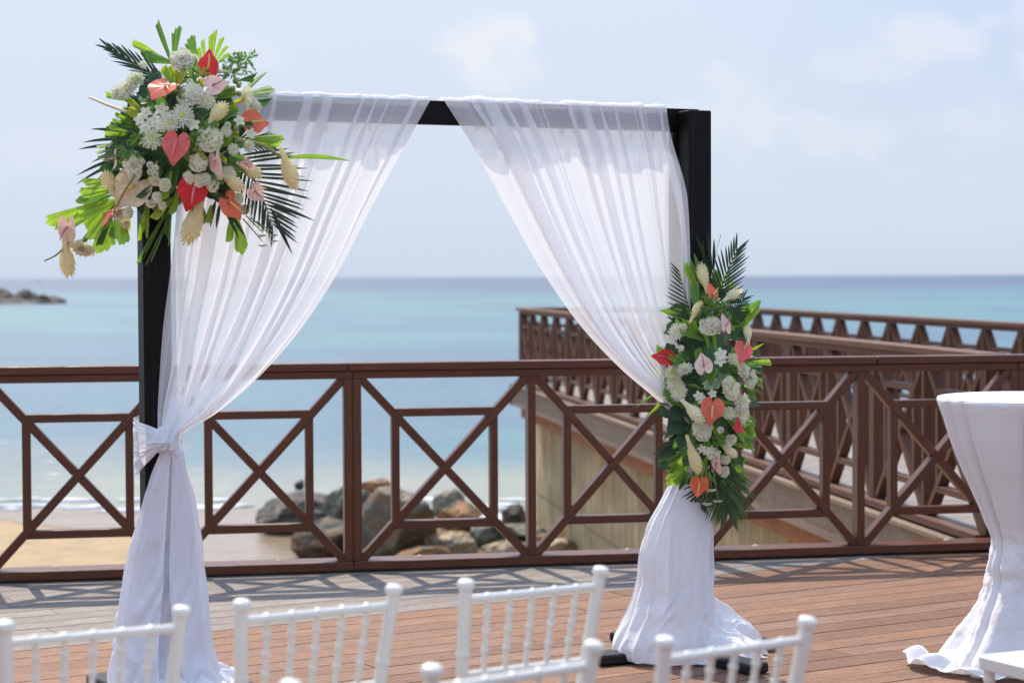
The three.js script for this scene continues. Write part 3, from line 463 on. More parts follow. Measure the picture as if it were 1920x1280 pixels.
// ---------- tall round table under a tied cloth ----------
{
  const c = V(2.105, 0, -7.92), t = thing('tablecloth', 'white cloth tied round a tall cocktail table, trailing over the boards', 'tablecloth', c.toArray());
  const top = 1.10, prof = [[0, 1.10, 0], [0.30, 1.101, 0], [0.375, 1.10, 0], [0.389, 1.092, 0.002], [0.388, 1.072, 0.004], [0.372, 1.02, 0.010], [0.345, 0.93, 0.016], [0.305, 0.83, 0.020], [0.262, 0.74, 0.022], [0.222, 0.65, 0.022], [0.190, 0.57, 0.018], [0.178, 0.52, 0.010], [0.181, 0.47, 0.012], [0.186, 0.42, 0.016], [0.178, 0.38, 0.014], [0.186, 0.33, 0.018], [0.200, 0.27, 0.022], [0.222, 0.20, 0.028], [0.250, 0.13, 0.036], [0.285, 0.06, 0.040], [0.31, 0.012, 0.03]];
  const tail = path(prof.map((p) => [p[0], p[1]])), amp = path(prof.map((p) => [p[2], 0])), f1 = foldField(71, 12), f2 = foldField(75, 5), th0 = Math.PI * 1.0;
  const g = sheet(480, 200, (u, v) => {
    const th = u * 2 * Math.PI, vv = Math.min(1, v / 0.86), [r0, y0] = tail(vv), a = amp(vv)[0], da = Math.atan2(Math.sin(th - th0), Math.cos(th - th0)), lobe = Math.exp(-Math.pow(da / 0.42, 2)), lobe2 = Math.exp(-Math.pow(da / 0.65, 2));
    const p = f1.phase(u) * 1, st = f1.str(u), end = sm(clamp(Math.min(u, 1 - u) / 0.02)), low = sstep(0.5, 0.8, vv), tie = Math.exp(-Math.pow((y0 - 0.5) / 0.13, 2));
    let r = r0 + end * a * ((2.6 * Math.pow(Math.abs(Math.sin(p / 2)), 0.55) - 1.9) * st * (1 - 0.55 * low) + low * 1.2 * Math.sin(f2.phase(u) + 3 * vv)) + (0.014 * tie + 0.016 * sstep(0.6, 0.75, vv)) * (fbm3(Math.cos(th) * 3, y0 * 16 + Math.cos(th + 1) * 1.5, Math.sin(th) * 3, 9, 4) - 0.5) * 2;
    let y = y0; const flare = sstep(0.74, 1, vv); r += flare * (0.055 * lobe2 + 0.02 * Math.sin(th * 5));
    if (v > 0.86) { const q = (v - 0.86) / 0.14; r += q * (0.045 + 0.10 * lobe + 0.018 * Math.sin(f2.phase(u) * 2)); y = 0.012 + (0.012 + 0.03 * lobe2) * Math.sin(q * Math.PI * 0.8) * (0.8 + 0.8 * Math.sin(th * 15 + q * 2 + Math.sin(th * 6))) + 0.012 * vn2(u * 60, q * 4, 60, 99, 4); y = Math.max(0.004 + 0.004 * vn2(u * 90, q * 9, 90, 99, 6), y); }
    return V(Math.cos(th) * r, y, -Math.sin(th) * r);
  }, 4, 3);
  mesh('cloth', g, M.cloth, t);
  mesh('table_top', new THREE.CylinderGeometry(0.374, 0.374, 0.028, 64).translate(0, 1.082, 0), std([0.3, 0.2, 0.12]), t); mesh('pole', new THREE.CylinderGeometry(0.04, 0.04, 1.0, 24).translate(0, 0.56, 0), M.bolt, t);
}

// ---------- white spindle-backed chairs ----------
function chair(label, pos, yaw) {
  const t = thing('banquet_chair', label, 'chair', pos, 'white banquet chairs'); t.rotation.y = yaw;
  const ringed = (pts, r0, r1, rings, knob) => { // a turned rod with raised rings
    const curve = new THREE.CatmullRomCurve3(pts), P = [], Q = [], n = pts.length > 2 ? 190 : 110, L = curve.getLength();
    for (let i = 0; i <= n; i++) { const u = i / n; P.push(curve.getPointAt(u)); let r = lerp(r0, r1, u); for (const c of rings) { const d = Math.abs(u - c) * L; if (d < 0.0065) r += 0.0024 * Math.sqrt(Math.max(0, 1 - (d / 0.0065) ** 2)); } Q.push(r); }
    if (knob) { const e = P[n], d = P[n].clone().sub(P[n - 1]).normalize(); for (const [h, r] of [[0.002, r1 + 0.003], [0.006, r1 + 0.0048], [0.013, r1 + 0.0048], [0.018, r1 + 0.002], [0.0205, r1 - 0.004], [0.0215, 0.002]]) { P.push(e.clone().addScaledVector(d, h)); Q.push(r); } }
    return tube(P, Q, 20);
  };
  const bx = (y) => lerp(0.150, 0.180, clamp((y - 0.45) / 0.45)), bz = (y) => 0.185 + 0.20 * Math.max(0, y - 0.45) + 0.0 * y;
  const bp = (s, y) => V(s * bx(y), y, bz(y));
  for (const s of [-1, 1]) {
    const fl = [V(s * 0.18, 0.0, 0.235), V(s * 0.165, 0.2, 0.20), bp(s, 0.44), bp(s, 0.6), bp(s, 0.75), bp(s, 0.898)];
    mesh('back_post', ringed(fl, 0.0135, 0.0145, [0.22, 0.42, 0.665, 0.83], true), M.chair, t);
    mesh('front_leg', ringed([V(s * 0.185, 0, -0.19), V(s * 0.185, 0.42, -0.185)], 0.0135, 0.0165, [0.3, 0.55, 0.78, 0.93]), M.chair, t);
    mesh('stretcher', ringed([V(s * 0.17, 0.17, 0.21), V(s * 0.184, 0.17, -0.185)], 0.0095, 0.0095, [0.3, 0.7]), M.chair, t);
  }
  mesh('stretcher', ringed([V(-0.184, 0.22, -0.186), V(0.184, 0.22, -0.186)], 0.0095, 0.0095, [0.3, 0.7]), M.chair, t); mesh('stretcher', ringed([V(-0.166, 0.22, 0.205), V(0.166, 0.22, 0.205)], 0.0095, 0.0095, [0.3, 0.7]), M.chair, t);
  const yT = 0.872, yB = 0.695; const ring5 = [1, 2, 3, 4, 5].map((k) => k / 6);
  mesh('top_rail', ringed([bp(-1, yT), bp(1, yT)], 0.0092, 0.0092, ring5), M.chair, t); mesh('middle_rail', ringed([bp(-1, yB), bp(1, yB)], 0.0082, 0.0082, ring5), M.chair, t); mesh('lower_rail', ringed([bp(-1, 0.60), bp(1, 0.60)], 0.0105, 0.0105, ring5), M.chair, t);
  for (const k of ring5) mesh('spindle', ringed([V(lerp(-bx(yB), bx(yB), k), yB, bz(yB)), V(lerp(-bx(yT), bx(yT), k), yT, bz(yT))], 0.0066, 0.0066, [0.3, 0.55, 0.8]), M.chair, t);
  const sh = new THREE.Shape(); const P = [[-0.21, -0.215], [0.21, -0.215], [0.175, 0.2], [-0.175, 0.2]], c = 0.035; P.forEach((p, i) => { const a = P[(i + 3) % 4], b = P[(i + 1) % 4], u = (q, e) => { const d = Math.hypot(q[0] - e[0], q[1] - e[1]); return [e[0] + (q[0] - e[0]) / d * c, e[1] + (q[1] - e[1]) / d * c]; }, s = u(a, p), e = u(b, p); i ? sh.lineTo(...s) : sh.moveTo(...s); sh.quadraticCurveTo(p[0], p[1], ...e); });
  mesh('seat', new THREE.ExtrudeGeometry(sh, { depth: 0.03, bevelEnabled: true, bevelSize: 0.005, bevelThickness: 0.005, bevelSegments: 3, curveSegments: 10 }).rotateX(Math.PI / 2).translate(0, 0.455, 0), M.chair, t);
  return t;
}
{
  const KY = 0.92; let proto = null;
  const place = (label, x, z, yaw) => { let o = proto; if (!proto) { proto = o = chair(label, [x, 0, z], yaw); } else { o = proto.clone(); o.name = numbered('banquet_chair'); o.userData = { ...proto.userData, label }; scene.add(o); o.position.set(x, 0, z); o.rotation.y = yaw; } return o; };
  const byBack = (label, l, r) => {
    let a, b; if (l && r) { a = level(...l, KY); b = level(...r, KY); } else { b = level(...r, KY); const yaw = R(29); a = b.clone().add(V(-0.36 * Math.cos(yaw), 0, 0.36 * Math.sin(yaw))); }
    const m = a.clone().add(b).multiplyScalar(0.5), yaw = Math.atan2(-(b.z - a.z), b.x - a.x);
    place(label, m.x - 0.275 * Math.sin(yaw), m.z - 0.275 * Math.cos(yaw), yaw);
  };
  byBack('white spindle-backed chair standing before the left curtain skirt, far left of its row', [22, 1160], [325, 1135]);
  byBack('white spindle-backed chair in the middle of the first row, between the two curtains', [460, 1121], [730, 1095]);
  byBack('white spindle-backed chair ending the first row, left of the right curtain foot', [879, 1084], [1120, 1061]);
  byBack('white spindle-backed chair in the second row, overlapping the right end of the first row', [812, 1243], [1109, 1200]);
  byBack('white spindle-backed chair at the right end of the second row, covering the black arch foot', [1252, 1190], [1508, 1155]);
  byBack('white spindle-backed chair showing only one post knob at the bottom edge', null, [543, 1273]);
  // the chair whose seat shows under the table
  const yaw = R(24), corner = level(1836, 1228, 0.46), off = V(-0.205, 0, -0.21).applyAxisAngle(V(0, 1, 0), yaw); place('white chair showing only its flat seat and front leg before the tall table', corner.x - off.x, corner.z - off.z, yaw);
}

// ---------- flowers and leaves ----------
const leafy = (c, o = {}) => std(c, { map: leafMap, transmission: 0.5, roughness: 1, thickness: 0, clearcoat: 0.3, clearcoatRoughness: 0.35, ...o });
const petal = (c, o = {}) => std(c, { transmission: 0.30, roughness: 1, thickness: 0, ...o });
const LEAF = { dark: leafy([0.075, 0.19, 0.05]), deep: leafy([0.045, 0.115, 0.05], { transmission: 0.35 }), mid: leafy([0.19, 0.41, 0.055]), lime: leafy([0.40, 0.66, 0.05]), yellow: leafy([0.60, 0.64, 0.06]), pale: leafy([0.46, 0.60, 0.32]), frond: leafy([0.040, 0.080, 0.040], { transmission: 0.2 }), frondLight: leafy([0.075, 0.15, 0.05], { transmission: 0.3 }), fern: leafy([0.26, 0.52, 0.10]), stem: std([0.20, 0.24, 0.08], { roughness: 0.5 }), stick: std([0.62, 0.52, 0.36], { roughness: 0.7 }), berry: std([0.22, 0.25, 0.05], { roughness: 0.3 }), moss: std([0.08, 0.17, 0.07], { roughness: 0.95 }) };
const spa = (c) => std(c, { map: spatheMap, transmission: 0.22, roughness: 1, thickness: 0, clearcoat: 0.3, clearcoatRoughness: 0.25, specularIntensity: 0.5 });
const SPATHE = { red: spa([0.82, 0.045, 0.05]), coral: spa([0.92, 0.22, 0.11]), salmon: spa([0.86, 0.22, 0.14]), pink: spa([0.90, 0.19, 0.18]), blush: spa([0.93, 0.70, 0.60]), cream: spa([0.94, 0.84, 0.58]) };
const SPADIX = { yellow: std([0.75, 0.55, 0.16], { roughness: 0.6 }), rose: std([0.62, 0.16, 0.20], { roughness: 0.6 }), purple: std([0.36, 0.13, 0.17], { roughness: 0.6 }), cream: std([0.80, 0.72, 0.45], { roughness: 0.6 }), green: std([0.55, 0.52, 0.14], { roughness: 0.6 }) };
const WHITE2 = petal([0.84, 0.85, 0.70], { map: petalMap }), WHITE = petal([0.87, 0.85, 0.78], { map: petalMap }), IVORY = petal([0.93, 0.90, 0.79], { map: petalMap }), GINGER = petal([0.97, 0.86, 0.56], { map: petalMap, transmission: 0.42 }), GINGERW = petal([0.96, 0.91, 0.72], { map: petalMap, transmission: 0.35 }), EYE_C = std([0.62, 0.60, 0.12], { roughness: 0.8 });

const GEO = {};
{ // daisy-like chrysanthemum, radius 1, facing +z
  for (let v = 0; v < 3; v++) {
    const r = rng(500 + v), gs = [];
    [[21, 1.06, 0.145, -0.04], [20, 0.95, 0.14, 0.10], [16, 0.74, 0.13, 0.24], [9, 0.46, 0.11, 0.32]].forEach(([n, len, w, up], k) => { for (let i = 0; i < n; i++) {
      const a = (i + (r() - 0.5) * 0.6 + k * 0.37) / n * 2 * Math.PI, L = len * (0.84 + r() * 0.24), lift = up + (r() - 0.5) * 0.20, tw = (r() - 0.5) * 0.5;
      const g = sheet(2, 5, (u, t) => { const x = (u - 0.5) * w * (0.45 + 1.25 * Math.sin(Math.min(1, t * 1.15 + 0.06) * Math.PI * 0.86)) * (t > 0.95 ? 0.6 : 1), y = 0.12 + t * (L - 0.12), cup = Math.pow((u - 0.5) * 2, 2) * 0.05; return V(x, y, lift * Math.pow(t, 0.9) + cup + t * t * (r() < 0 ? 0 : 0.05) + x * tw); });
      g.rotateZ(-a); gs.push(g);
    } });
    GEO['mum' + v] = mergeGeometries(gs);
  }
  const eye = new THREE.IcosahedronGeometry(0.16, 3), p = eye.attributes.position; for (let i = 0; i < p.count; i++) { const s = 0.85 + 0.35 * vn3(p.getX(i) * 50, p.getY(i) * 50, p.getZ(i) * 50, 3); p.setXYZ(i, p.getX(i) * s, p.getY(i) * s, 0.10 + p.getZ(i) * s * 0.8); } eye.computeVertexNormals(); GEO.eye = eye;
}
for (let v = 0; v < 3; v++) { // carnation: ruffled, toothed petals in rings
  const r = rng(530 + v), gs = [];
  [[7, 1.0, 0.05], [7, 0.93, 0.26], [6, 0.80, 0.46], [6, 0.62, 0.62], [5, 0.42, 0.74], [4, 0.24, 0.80]].forEach(([n, R0, up], k) => { for (let i = 0; i < n; i++) {
    const a = (i + 0.5 * (k % 2) + (r() - 0.5) * 0.4) / n * 2 * Math.PI, wd = 1.35 * R0 * (6 / n) * (0.9 + 0.3 * r()), s = r() * 9, fl = 0.16 + 0.10 * r(), RR = R0 * (0.9 + 0.2 * r()), lift = up + (r() - 0.5) * 0.34;
    const g = sheet(14, 6, (u, t) => { const e = (u - 0.5) * 2, arc = 1 - 0.22 * e * e + 0.10 * Math.sin(e * 2.5 + s), tooth = t > 0.9 ? 0.05 * Math.sin(u * 44 + s) + 0.05 * (vn2(u * 20, s, 999, 99, v) - 0.5) : 0, y = t * RR * (arc + tooth), x = e * 0.5 * wd * Math.pow(t, 0.8), ruf = fl * t * t * (Math.sin(u * 13 + s) + 0.6 * Math.sin(u * 23 + 2 * s)) * 0.55; return V(x, y * (1 - lift * 0.35), lift * Math.sqrt(t) * 0.72 + ruf * R0 + 0.02 * e * e); });
    g.rotateZ(-a); gs.push(g);
  } });
  GEO['carn' + v] = mergeGeometries(gs);
}
{ // small five-petalled blossom and round pompon
  const gs = []; for (let i = 0; i < 5; i++) { const g = sheet(4, 4, (u, t) => { const e = (u - 0.5) * 2; return V(e * 0.36 * Math.sin(Math.min(1, t + 0.12) * Math.PI * 0.82), 0.05 + t * 0.95, 0.18 * t * (1 - t) + 0.12 * e * e * t); }); g.rotateZ(i * 2 * Math.PI / 5 + 0.2); gs.push(g); } GEO.blossom = mergeGeometries(gs);
  const ps = []; for (let i = 0; i < 90; i++) { const ph = Math.acos(1 - 1.5 * (i + 0.5) / 90), a = i * 2.39996, g = sheet(2, 2, (u, t) => { const e = (u - 0.5) * 2; return V(e * 0.15 * (1 - 0.3 * t), (t - 0.3) * 0.34, 0.9 + 0.12 * t - 0.04 * e * e); }); g.rotateX(-0.25); g.rotateY(0); g.applyMatrix4(new THREE.Matrix4().makeRotationFromEuler(new THREE.Euler(0, ph, a, 'ZYX'))); ps.push(g); } GEO.pompon = mergeGeometries(ps);
}
{ // anthurium: heart-shaped spathe, tip along +y, point of attachment at the origin, facing +z
  const knots = [[0, 1.0], [0.12, 0.90], [0.3, 0.74], [0.55, 0.66], [0.9, 0.645], [1.3, 0.63], [1.75, 0.60], [2.2, 0.585], [2.6, 0.54], [2.85, 0.44], [3.02, 0.26], [3.1416, 0.12]];
  const rad = (a) => { a = Math.abs(a); for (let i = 0; i < knots.length - 1; i++) if (a <= knots[i + 1][0]) return lerp(knots[i][1], knots[i + 1][1], (a - knots[i][0]) / (knots[i + 1][0] - knots[i][0])); return 0.12; };
  for (let v = 0; v < 3; v++) GEO['spathe' + v] = sheet(72, 12, (u, t) => { const a = (u - 0.5) * 2 * Math.PI, q = rad(a) * t, x = Math.sin(a) * q, y = Math.cos(a) * q, rib = 0.018 * Math.cos(a * 7) * t * (1 - t * 0.5), curl = [0.16, 0.42, -0.1][v]; return V(x * (v === 1 ? 0.82 : 1), y, curl * x * x * 1.3 + rib + 0.05 * Math.sin(a * 3 + v) * t * t - 0.16 * Math.pow(Math.max(0, y), 2) * (v === 2 ? 1.6 : 1)); });
  const pts = [], rs = []; for (let i = 0; i <= 14; i++) { const t = i / 14; pts.push(V(0.02 * Math.sin(t * 3), t * 0.62, 0.05 + 0.26 * Math.sin(t * 1.4))); rs.push(0.058 * Math.pow(1 - t * 0.75, 0.7) * (1 + 0.06 * Math.sin(i * 9))); } rs[14] = 0.012; GEO.spadix = tube(pts, rs, 10);
  GEO.stalk = tube([V(0, 0, -0.02), V(0, -0.25, -0.30), V(0, -0.45, -0.75)], [0.035, 0.035, 0.035], 6);
}
for (let v = 0; v < 2; v++) { // torch-like ginger: overlapping bracts on a spindle, base at the origin, along +y
  const r = rng(560 + v), gs = [tube([V(0, -0.25, 0), V(0, 0, 0), V(0, 0.25, 0), V(0, 0.9, 0)], [0.05, 0.07, 0.10, 0.05], 8)], n = 64;
  for (let i = 0; i < n; i++) { const t = i / n, a = i * 2.39996 + r() * 0.3, y = 0.02 + t * 0.84, R0 = 0.03 + 0.15 * Math.pow(Math.sin(Math.min(1, t * 0.90 + 0.10) * Math.PI * 0.93), 1.0), L = 0.24 * (1 - 0.3 * t), w = 0.20 * (1 - 0.2 * t), out = 0.015 + 0.03 * r() + (v ? 0.02 : 0) * t;
    const g = sheet(4, 4, (u, s) => { const e = (u - 0.5) * 2, ww = w * (s < 0.6 ? 0.75 + 0.4 * s : 0.99 - (s - 0.6) * 1.35), an = e * ww * 2.0; const rr2 = R0 + out * s * s; return V(Math.sin(an) * rr2, s * L, Math.cos(an) * rr2 - 0.01 * e * e); }); g.rotateY(a); g.translate(0, y, 0); gs.push(g); }
  GEO['ginger' + v] = mergeGeometries(gs);
}
// leaves along +y, length 1, half width 0.5, face to +z
const bend = (y, k) => -k * y * y;
GEO.blade = sheet(6, 14, (u, t) => { const e = (u - 0.5) * 2, w = Math.pow(Math.sin(Math.min(1, t * 0.97 + 0.03) * Math.PI), 0.75) * (1 - 0.35 * t); return V(e * 0.5 * w, t, bend(t, 0.12) + 0.10 * Math.abs(e) * w * 0.5); });
GEO.strip = sheet(4, 8, (u, t) => { const e = (u - 0.5) * 2, w = 0.35 + 0.65 * Math.min(1, t * 1.5); return V(e * 0.5 * w, t * (1 + (t > 0.9 ? 0.06 * e : 0)), bend(t, 0.06) + 0.12 * Math.abs(e) * w); });
for (let v = 0; v < 4; v++) GEO['fishtail' + v] = sheet(28, 16, (u, t) => { const e = (u - 0.5) * 2, w = 0.07 + 0.93 * Math.pow(t, 0.85) * (0.92 + 0.08 * e), end = 0.80 + 0.20 * (1 - Math.abs(e - 0.5 + v * 0.35)) + 0.10 * (vn2(u * 15, v * 3.3, 99, 99, 7) - 0.4) + 0.05 * (hash(Math.floor(u * 14), v, 5) - 0.5); return V(e * 0.5 * w, t * end, bend(t, 0.10) + 0.016 * Math.sin(u * 17 + v) * t + 0.08 * e * e * t * (v % 2 ? -1 : 1)); });
GEO.oval = sheet(8, 12, (u, t) => { const e = (u - 0.5) * 2, w = Math.pow(Math.sin(Math.min(1, t * 0.96 + 0.035) * Math.PI), 0.62) * (1.05 - 0.25 * t); return V(e * 0.5 * w, t, bend(t, 0.25) + 0.22 * Math.abs(e) * w * 0.5 + 0.02 * Math.sin(t * 14) * e); });
GEO.lobed = sheet(20, 16, (u, t) => { const e = (u - 0.5) * 2, w = Math.pow(Math.sin(Math.min(1, t * 0.96 + 0.035) * Math.PI), 0.6) * (0.78 + 0.30 * Math.abs(Math.sin(t * 9.5 + Math.abs(e)))); return V(e * 0.5 * w, t, bend(t, 0.2) + 0.18 * Math.abs(e) * w * 0.5 + 0.03 * Math.sin(t * 20) * Math.abs(e)); });
function frondGeo(len, leaf, n, curve, angle, seed, side = 0, w = 0.10) { // in metres: rachis along +y with leaflets on both sides
  const r = rng(seed), gs = [], c = (t) => V(curve * t * t, len * t, -0.10 * len * t * t), P = [], Q = []; for (let i = 0; i <= 10; i++) { P.push(c(i / 10)); Q.push(0.004 * (1 - i / 12)); } gs.push(tube(P, Q, 5));
  for (let i = 0; i < n; i++) for (const s of side ? [side] : [-1, 1]) {
    const t = 0.12 + 0.88 * i / (n - 1), L = leaf * (0.55 + 0.45 * Math.sin(Math.min(1, t * 0.9 + 0.22) * Math.PI)) * (0.9 + 0.2 * r()), a = angle * (1 - 0.55 * t) * (0.92 + 0.16 * r()), g = sheet(2, 6, (u, q) => { const e = (u - 0.5) * 2, ww = w * leaf * Math.pow(Math.sin(Math.min(1, q * 0.96 + 0.04) * Math.PI), 0.6) * (1 - 0.4 * q); return V(e * 0.5 * ww, q * L, -0.22 * L * q * q + 0.35 * Math.abs(e) * ww); });
    const d = c(Math.min(1, t + 0.02)).sub(c(t - 0.02)), base = Math.atan2(d.x, d.y); g.rotateX(0.12 + 0.15 * r()); g.rotateZ(-(base + s * a)); const p = c(t); g.translate(p.x, p.y, p.z); gs.push(g);
  }
  return mergeGeometries(gs);
}
function fernGeo(seed, R0) { // fluffy sprigs of needles
  const r = rng(seed), pos = [], nor = []; const tri = (a, b, c) => { pos.push(...a.toArray(), ...b.toArray(), ...c.toArray()); };
  for (let k = 0; k < 13; k++) {
    const d = V(r() - 0.5, r() - 0.35, r() * 0.6 - 0.1).normalize(), L = R0 * (0.7 + 0.5 * r()); 
    for (let i = 0; i < 12; i++) { const t = 0.2 + 0.8 * i / 12, o = d.clone().multiplyScalar(L * t).add(V(0, -0.2 * L * t * t, 0)); const d2 = d.clone().add(V(r() - 0.5, r() - 0.5, r() - 0.5).multiplyScalar(1.7)).normalize(), l2 = L * 0.34 * (1.15 - t);
      for (let q = 0; q < 16; q++) { const u = q / 16, b = o.clone().addScaledVector(d2, l2 * u), n = d2.clone().multiplyScalar(0.6).add(V(r() - 0.5, r() - 0.5, r() - 0.5).multiplyScalar(1.8)).normalize().multiplyScalar(R0 * 0.105 * (0.6 + 0.6 * r())), w = V(r() - 0.5, r() - 0.5, r() - 0.5).cross(n).normalize().multiplyScalar(0.0011); tri(b.clone().sub(w), b.clone().add(w), b.clone().add(n)); } }
  }
  const g = new THREE.BufferGeometry(); g.setAttribute('position', new THREE.Float32BufferAttribute(pos, 3)); g.setAttribute('uv', new THREE.Float32BufferAttribute(new Float32Array(pos.length / 3 * 2), 2)); g.computeVertexNormals(); return g;
}

function bouquet(name, label, c, D0, rx, ry, bulge, seed) { // centre and half sizes in the photograph, distance of the middle plane
  const o = thing(name, label, 'flower arrangement', at(c[0], c[1], D0).toArray()), org = o.position, r = rng(seed);
  const depth = (x, y) => { const q = ((x - c[0]) / rx) ** 2 + ((y - c[1]) / ry) ** 2; return D0 - bulge * Math.sqrt(Math.max(0.02, 1 - q)); };
  const basis = (x, y, rot, edge, lean) => { // facing outwards from the heart of the bunch, tip turned to rot degrees clockwise from up
    const n = V((x - c[0]) / rx * 0.55, -(y - c[1]) / ry * 0.45 + 0.18, 1).normalize(), a = R(rot), tip = V(Math.sin(a), Math.cos(a), 0); tip.addScaledVector(n, -tip.dot(n)).normalize();
    const m = new THREE.Matrix4().makeBasis(new THREE.Vector3().crossVectors(tip, n), tip, n); return new THREE.Quaternion().setFromRotationMatrix(m).multiply(new THREE.Quaternion().setFromEuler(new THREE.Euler(R(lean), R(edge), 0)));
  };
  const m2 = (px, D) => px * D / F;
  const self = { o, depth };
  self.flower = (type, x, y, size, rot = 0, opt = {}) => {
    if (type === 'mum' || type === 'carn') size *= 0.86 + 0.10 * r(); const D = depth(x, y) - (opt.out ?? 0.02), p = at(x, y, D).sub(org), s = m2(size, D) / 2, q = basis(x, y, rot, opt.edge ?? 0, opt.lean ?? 0), v = Math.floor(r() * 3);
    const put = (n, g, m, par = o) => { const k = mesh(n, g, m, par); if (par === o) { k.position.copy(p); k.quaternion.copy(q); k.scale.setScalar(s); } return k; };
    if (type === 'mum') { const k = put('chrysanthemum', GEO['mum' + v], [WHITE, WHITE2, WHITE][v]); k.scale.y *= 0.88 + 0.2 * r(); k.scale.z *= 0.8 + 0.6 * r(); put('flower_centre', GEO.eye, EYE_C, k); return k; }
    if (type === 'carn') { const k = put('carnation', GEO['carn' + v], opt.ivory ? IVORY : WHITE); k.scale.set(s * (0.98 + 0.14 * r()), s * (0.98 + 0.14 * r()), s * (0.8 + 0.5 * r())); return k; }
    if (type === 'blossom') { const k = put('blossom', GEO.blossom, WHITE); put('flower_centre', GEO.eye, EYE_C, k).scale.setScalar(0.7); return k; }
    if (type === 'pompon') return put('pompon_flower', GEO.pompon, opt.ivory ? IVORY : WHITE);
    if (type === 'anth') { // size is the length from lobe to tip
      const k = put('anthurium', GEO['spathe' + (opt.shape ?? 0)], SPATHE[opt.tone]); const L = m2(size, D) / 1.5; k.scale.setScalar(L); k.position.add(V(-Math.sin(R(rot)), -Math.cos(R(rot)), 0).multiplyScalar(L * 0.22)); const sp = put('spadix', GEO.spadix, SPADIX[opt.spadix ?? 'yellow'], k); if (opt.spadixTurn) sp.rotation.z = -R(opt.spadixTurn); put('flower_stem', GEO.stalk, LEAF.stem, k); if (opt.wide) k.scale.x *= opt.wide; k.userData.label = { red: 'red', coral: 'coral', salmon: 'salmon pink', pink: 'bright pink', blush: 'pale blush', cream: 'cream' }[opt.tone] + ' heart-shaped anthurium'; return k;
    }
    if (type === 'ginger') { const k = put('ginger_flower', GEO['ginger' + (v % 2)], opt.white ? GINGERW : GINGER); const L = m2(size, D) * 0.92; k.scale.set(L * (opt.fat ?? 1), L, L * (opt.fat ?? 1)); k.position.add(V(-Math.sin(R(rot)), -Math.cos(R(rot)), 0).multiplyScalar(m2(size, D) * 0.5)); return k; }
  };
  self.leaf = (g, tone, x0, y0, x1, y1, w, opt = {}) => { // from the base to the tip, width in photograph pixels
    const Db = Math.min(D0 + 0.02, depth(x0, y0) + (opt.base ?? 0.10)), Dt = depth(x1, y1) - (opt.out ?? 0), a = at(x0, y0, Db), b = at(x1, y1, Dt), L = a.distanceTo(b), k = mesh(opt.name ?? 'leaf', GEO[g] ?? g, LEAF[tone], o);
    const y = b.clone().sub(a).normalize(), z = V(0.25 * (r() - 0.5) + (opt.fx ?? 0), 0.35 + (opt.fy ?? 0), 1); z.addScaledVector(y, -z.dot(y)).normalize(); const x = new THREE.Vector3().crossVectors(y, z); k.quaternion.setFromRotationMatrix(new THREE.Matrix4().makeBasis(x, y, z)); k.rotateY(R((r() - 0.5) * 24 + (opt.roll ?? 0)));
    k.position.copy(a).sub(org); const W = m2(w, Db); k.scale.set(W, L, opt.flat ? W : L); return k;
  };
  self.frond = (x0, y0, x1, y1, leaf, n, curve, angle, opt = {}) => { const Db = Math.min(D0 + 0.03, depth(x0, y0) + (opt.base ?? 0.10)), a = at(x0, y0, Db), b = at(x1, y1, depth(x1, y1) - (opt.out ?? 0)), L = a.distanceTo(b); const k = self.leaf(frondGeo(L, m2(leaf, Db), n, curve * L, R(angle), seed + x0, opt.side ?? 0, opt.w ?? 0.10), opt.tone ?? 'frond', x0, y0, x1, y1, 1, { ...opt, name: 'palm_frond' }); k.scale.set(1, 1, 1); return k; };
  self.fern = (x, y, rad) => { const D = depth(x, y) - 0.015, k = mesh('fern_sprig', fernGeo(seed + Math.floor(x * 3 + y), m2(rad, D)), LEAF.fern, o); k.position.copy(at(x, y, D)).sub(org); return k; };
  self.filler = (n, tones, sizes, hole = 0.95) => { for (let i = 0; i < n; i++) { const a = r() * 6.2832, q = Math.sqrt(r()) * hole, x = c[0] + Math.cos(a) * q * rx, y = c[1] + Math.sin(a) * q * ry, L = lerp(sizes[0], sizes[1], r()), d = a + (r() - 0.5) * 2.4; self.leaf(['oval', 'lobed', 'oval', 'blade'][Math.floor(r() * 4)], tones[Math.floor(r() * tones.length)], x, y, x + Math.cos(d) * L, y + Math.sin(d) * L, L * (0.5 + 0.25 * r()), { base: 0.065, out: -0.03 }); } };
  self.strips = (n, tones, hole) => { for (let i = 0; i < n; i++) { const a = r() * 6.2832, q = Math.sqrt(r()) * hole, x = c[0] + Math.cos(a) * q * rx * 0.9, y = c[1] + Math.sin(a) * q * ry * 0.9, d = a + (r() - 0.5) * 1.2, L = 40 + 26 * r(); self.leaf(r() < 0.6 ? 'strip' : 'fishtail' + Math.floor(r() * 4), tones[Math.floor(r() * tones.length)], x - Math.cos(d) * L * 0.5, y - Math.sin(d) * L * 0.5, x + Math.cos(d) * L * 0.5, y + Math.sin(d) * L * 0.5, 9 + 9 * r(), { base: 0.04, out: 0.025 }); } };
  self.core = (k) => { const g = mergeVertices(new THREE.IcosahedronGeometry(1, 10).deleteAttribute('normal').deleteAttribute('uv')), p = g.attributes.position; for (let i = 0; i < p.count; i++) { const e = 0.75 + 0.5 * fbm3(p.getX(i) * 4, p.getY(i) * 4, p.getZ(i) * 4, seed, 4); p.setXYZ(i, p.getX(i) * e * m2(rx * k, D0), p.getY(i) * e * m2(ry * k, D0), p.getZ(i) * e * bulge * 0.72); } g.computeVertexNormals(); mesh('foam_block', g, LEAF.moss, o); };
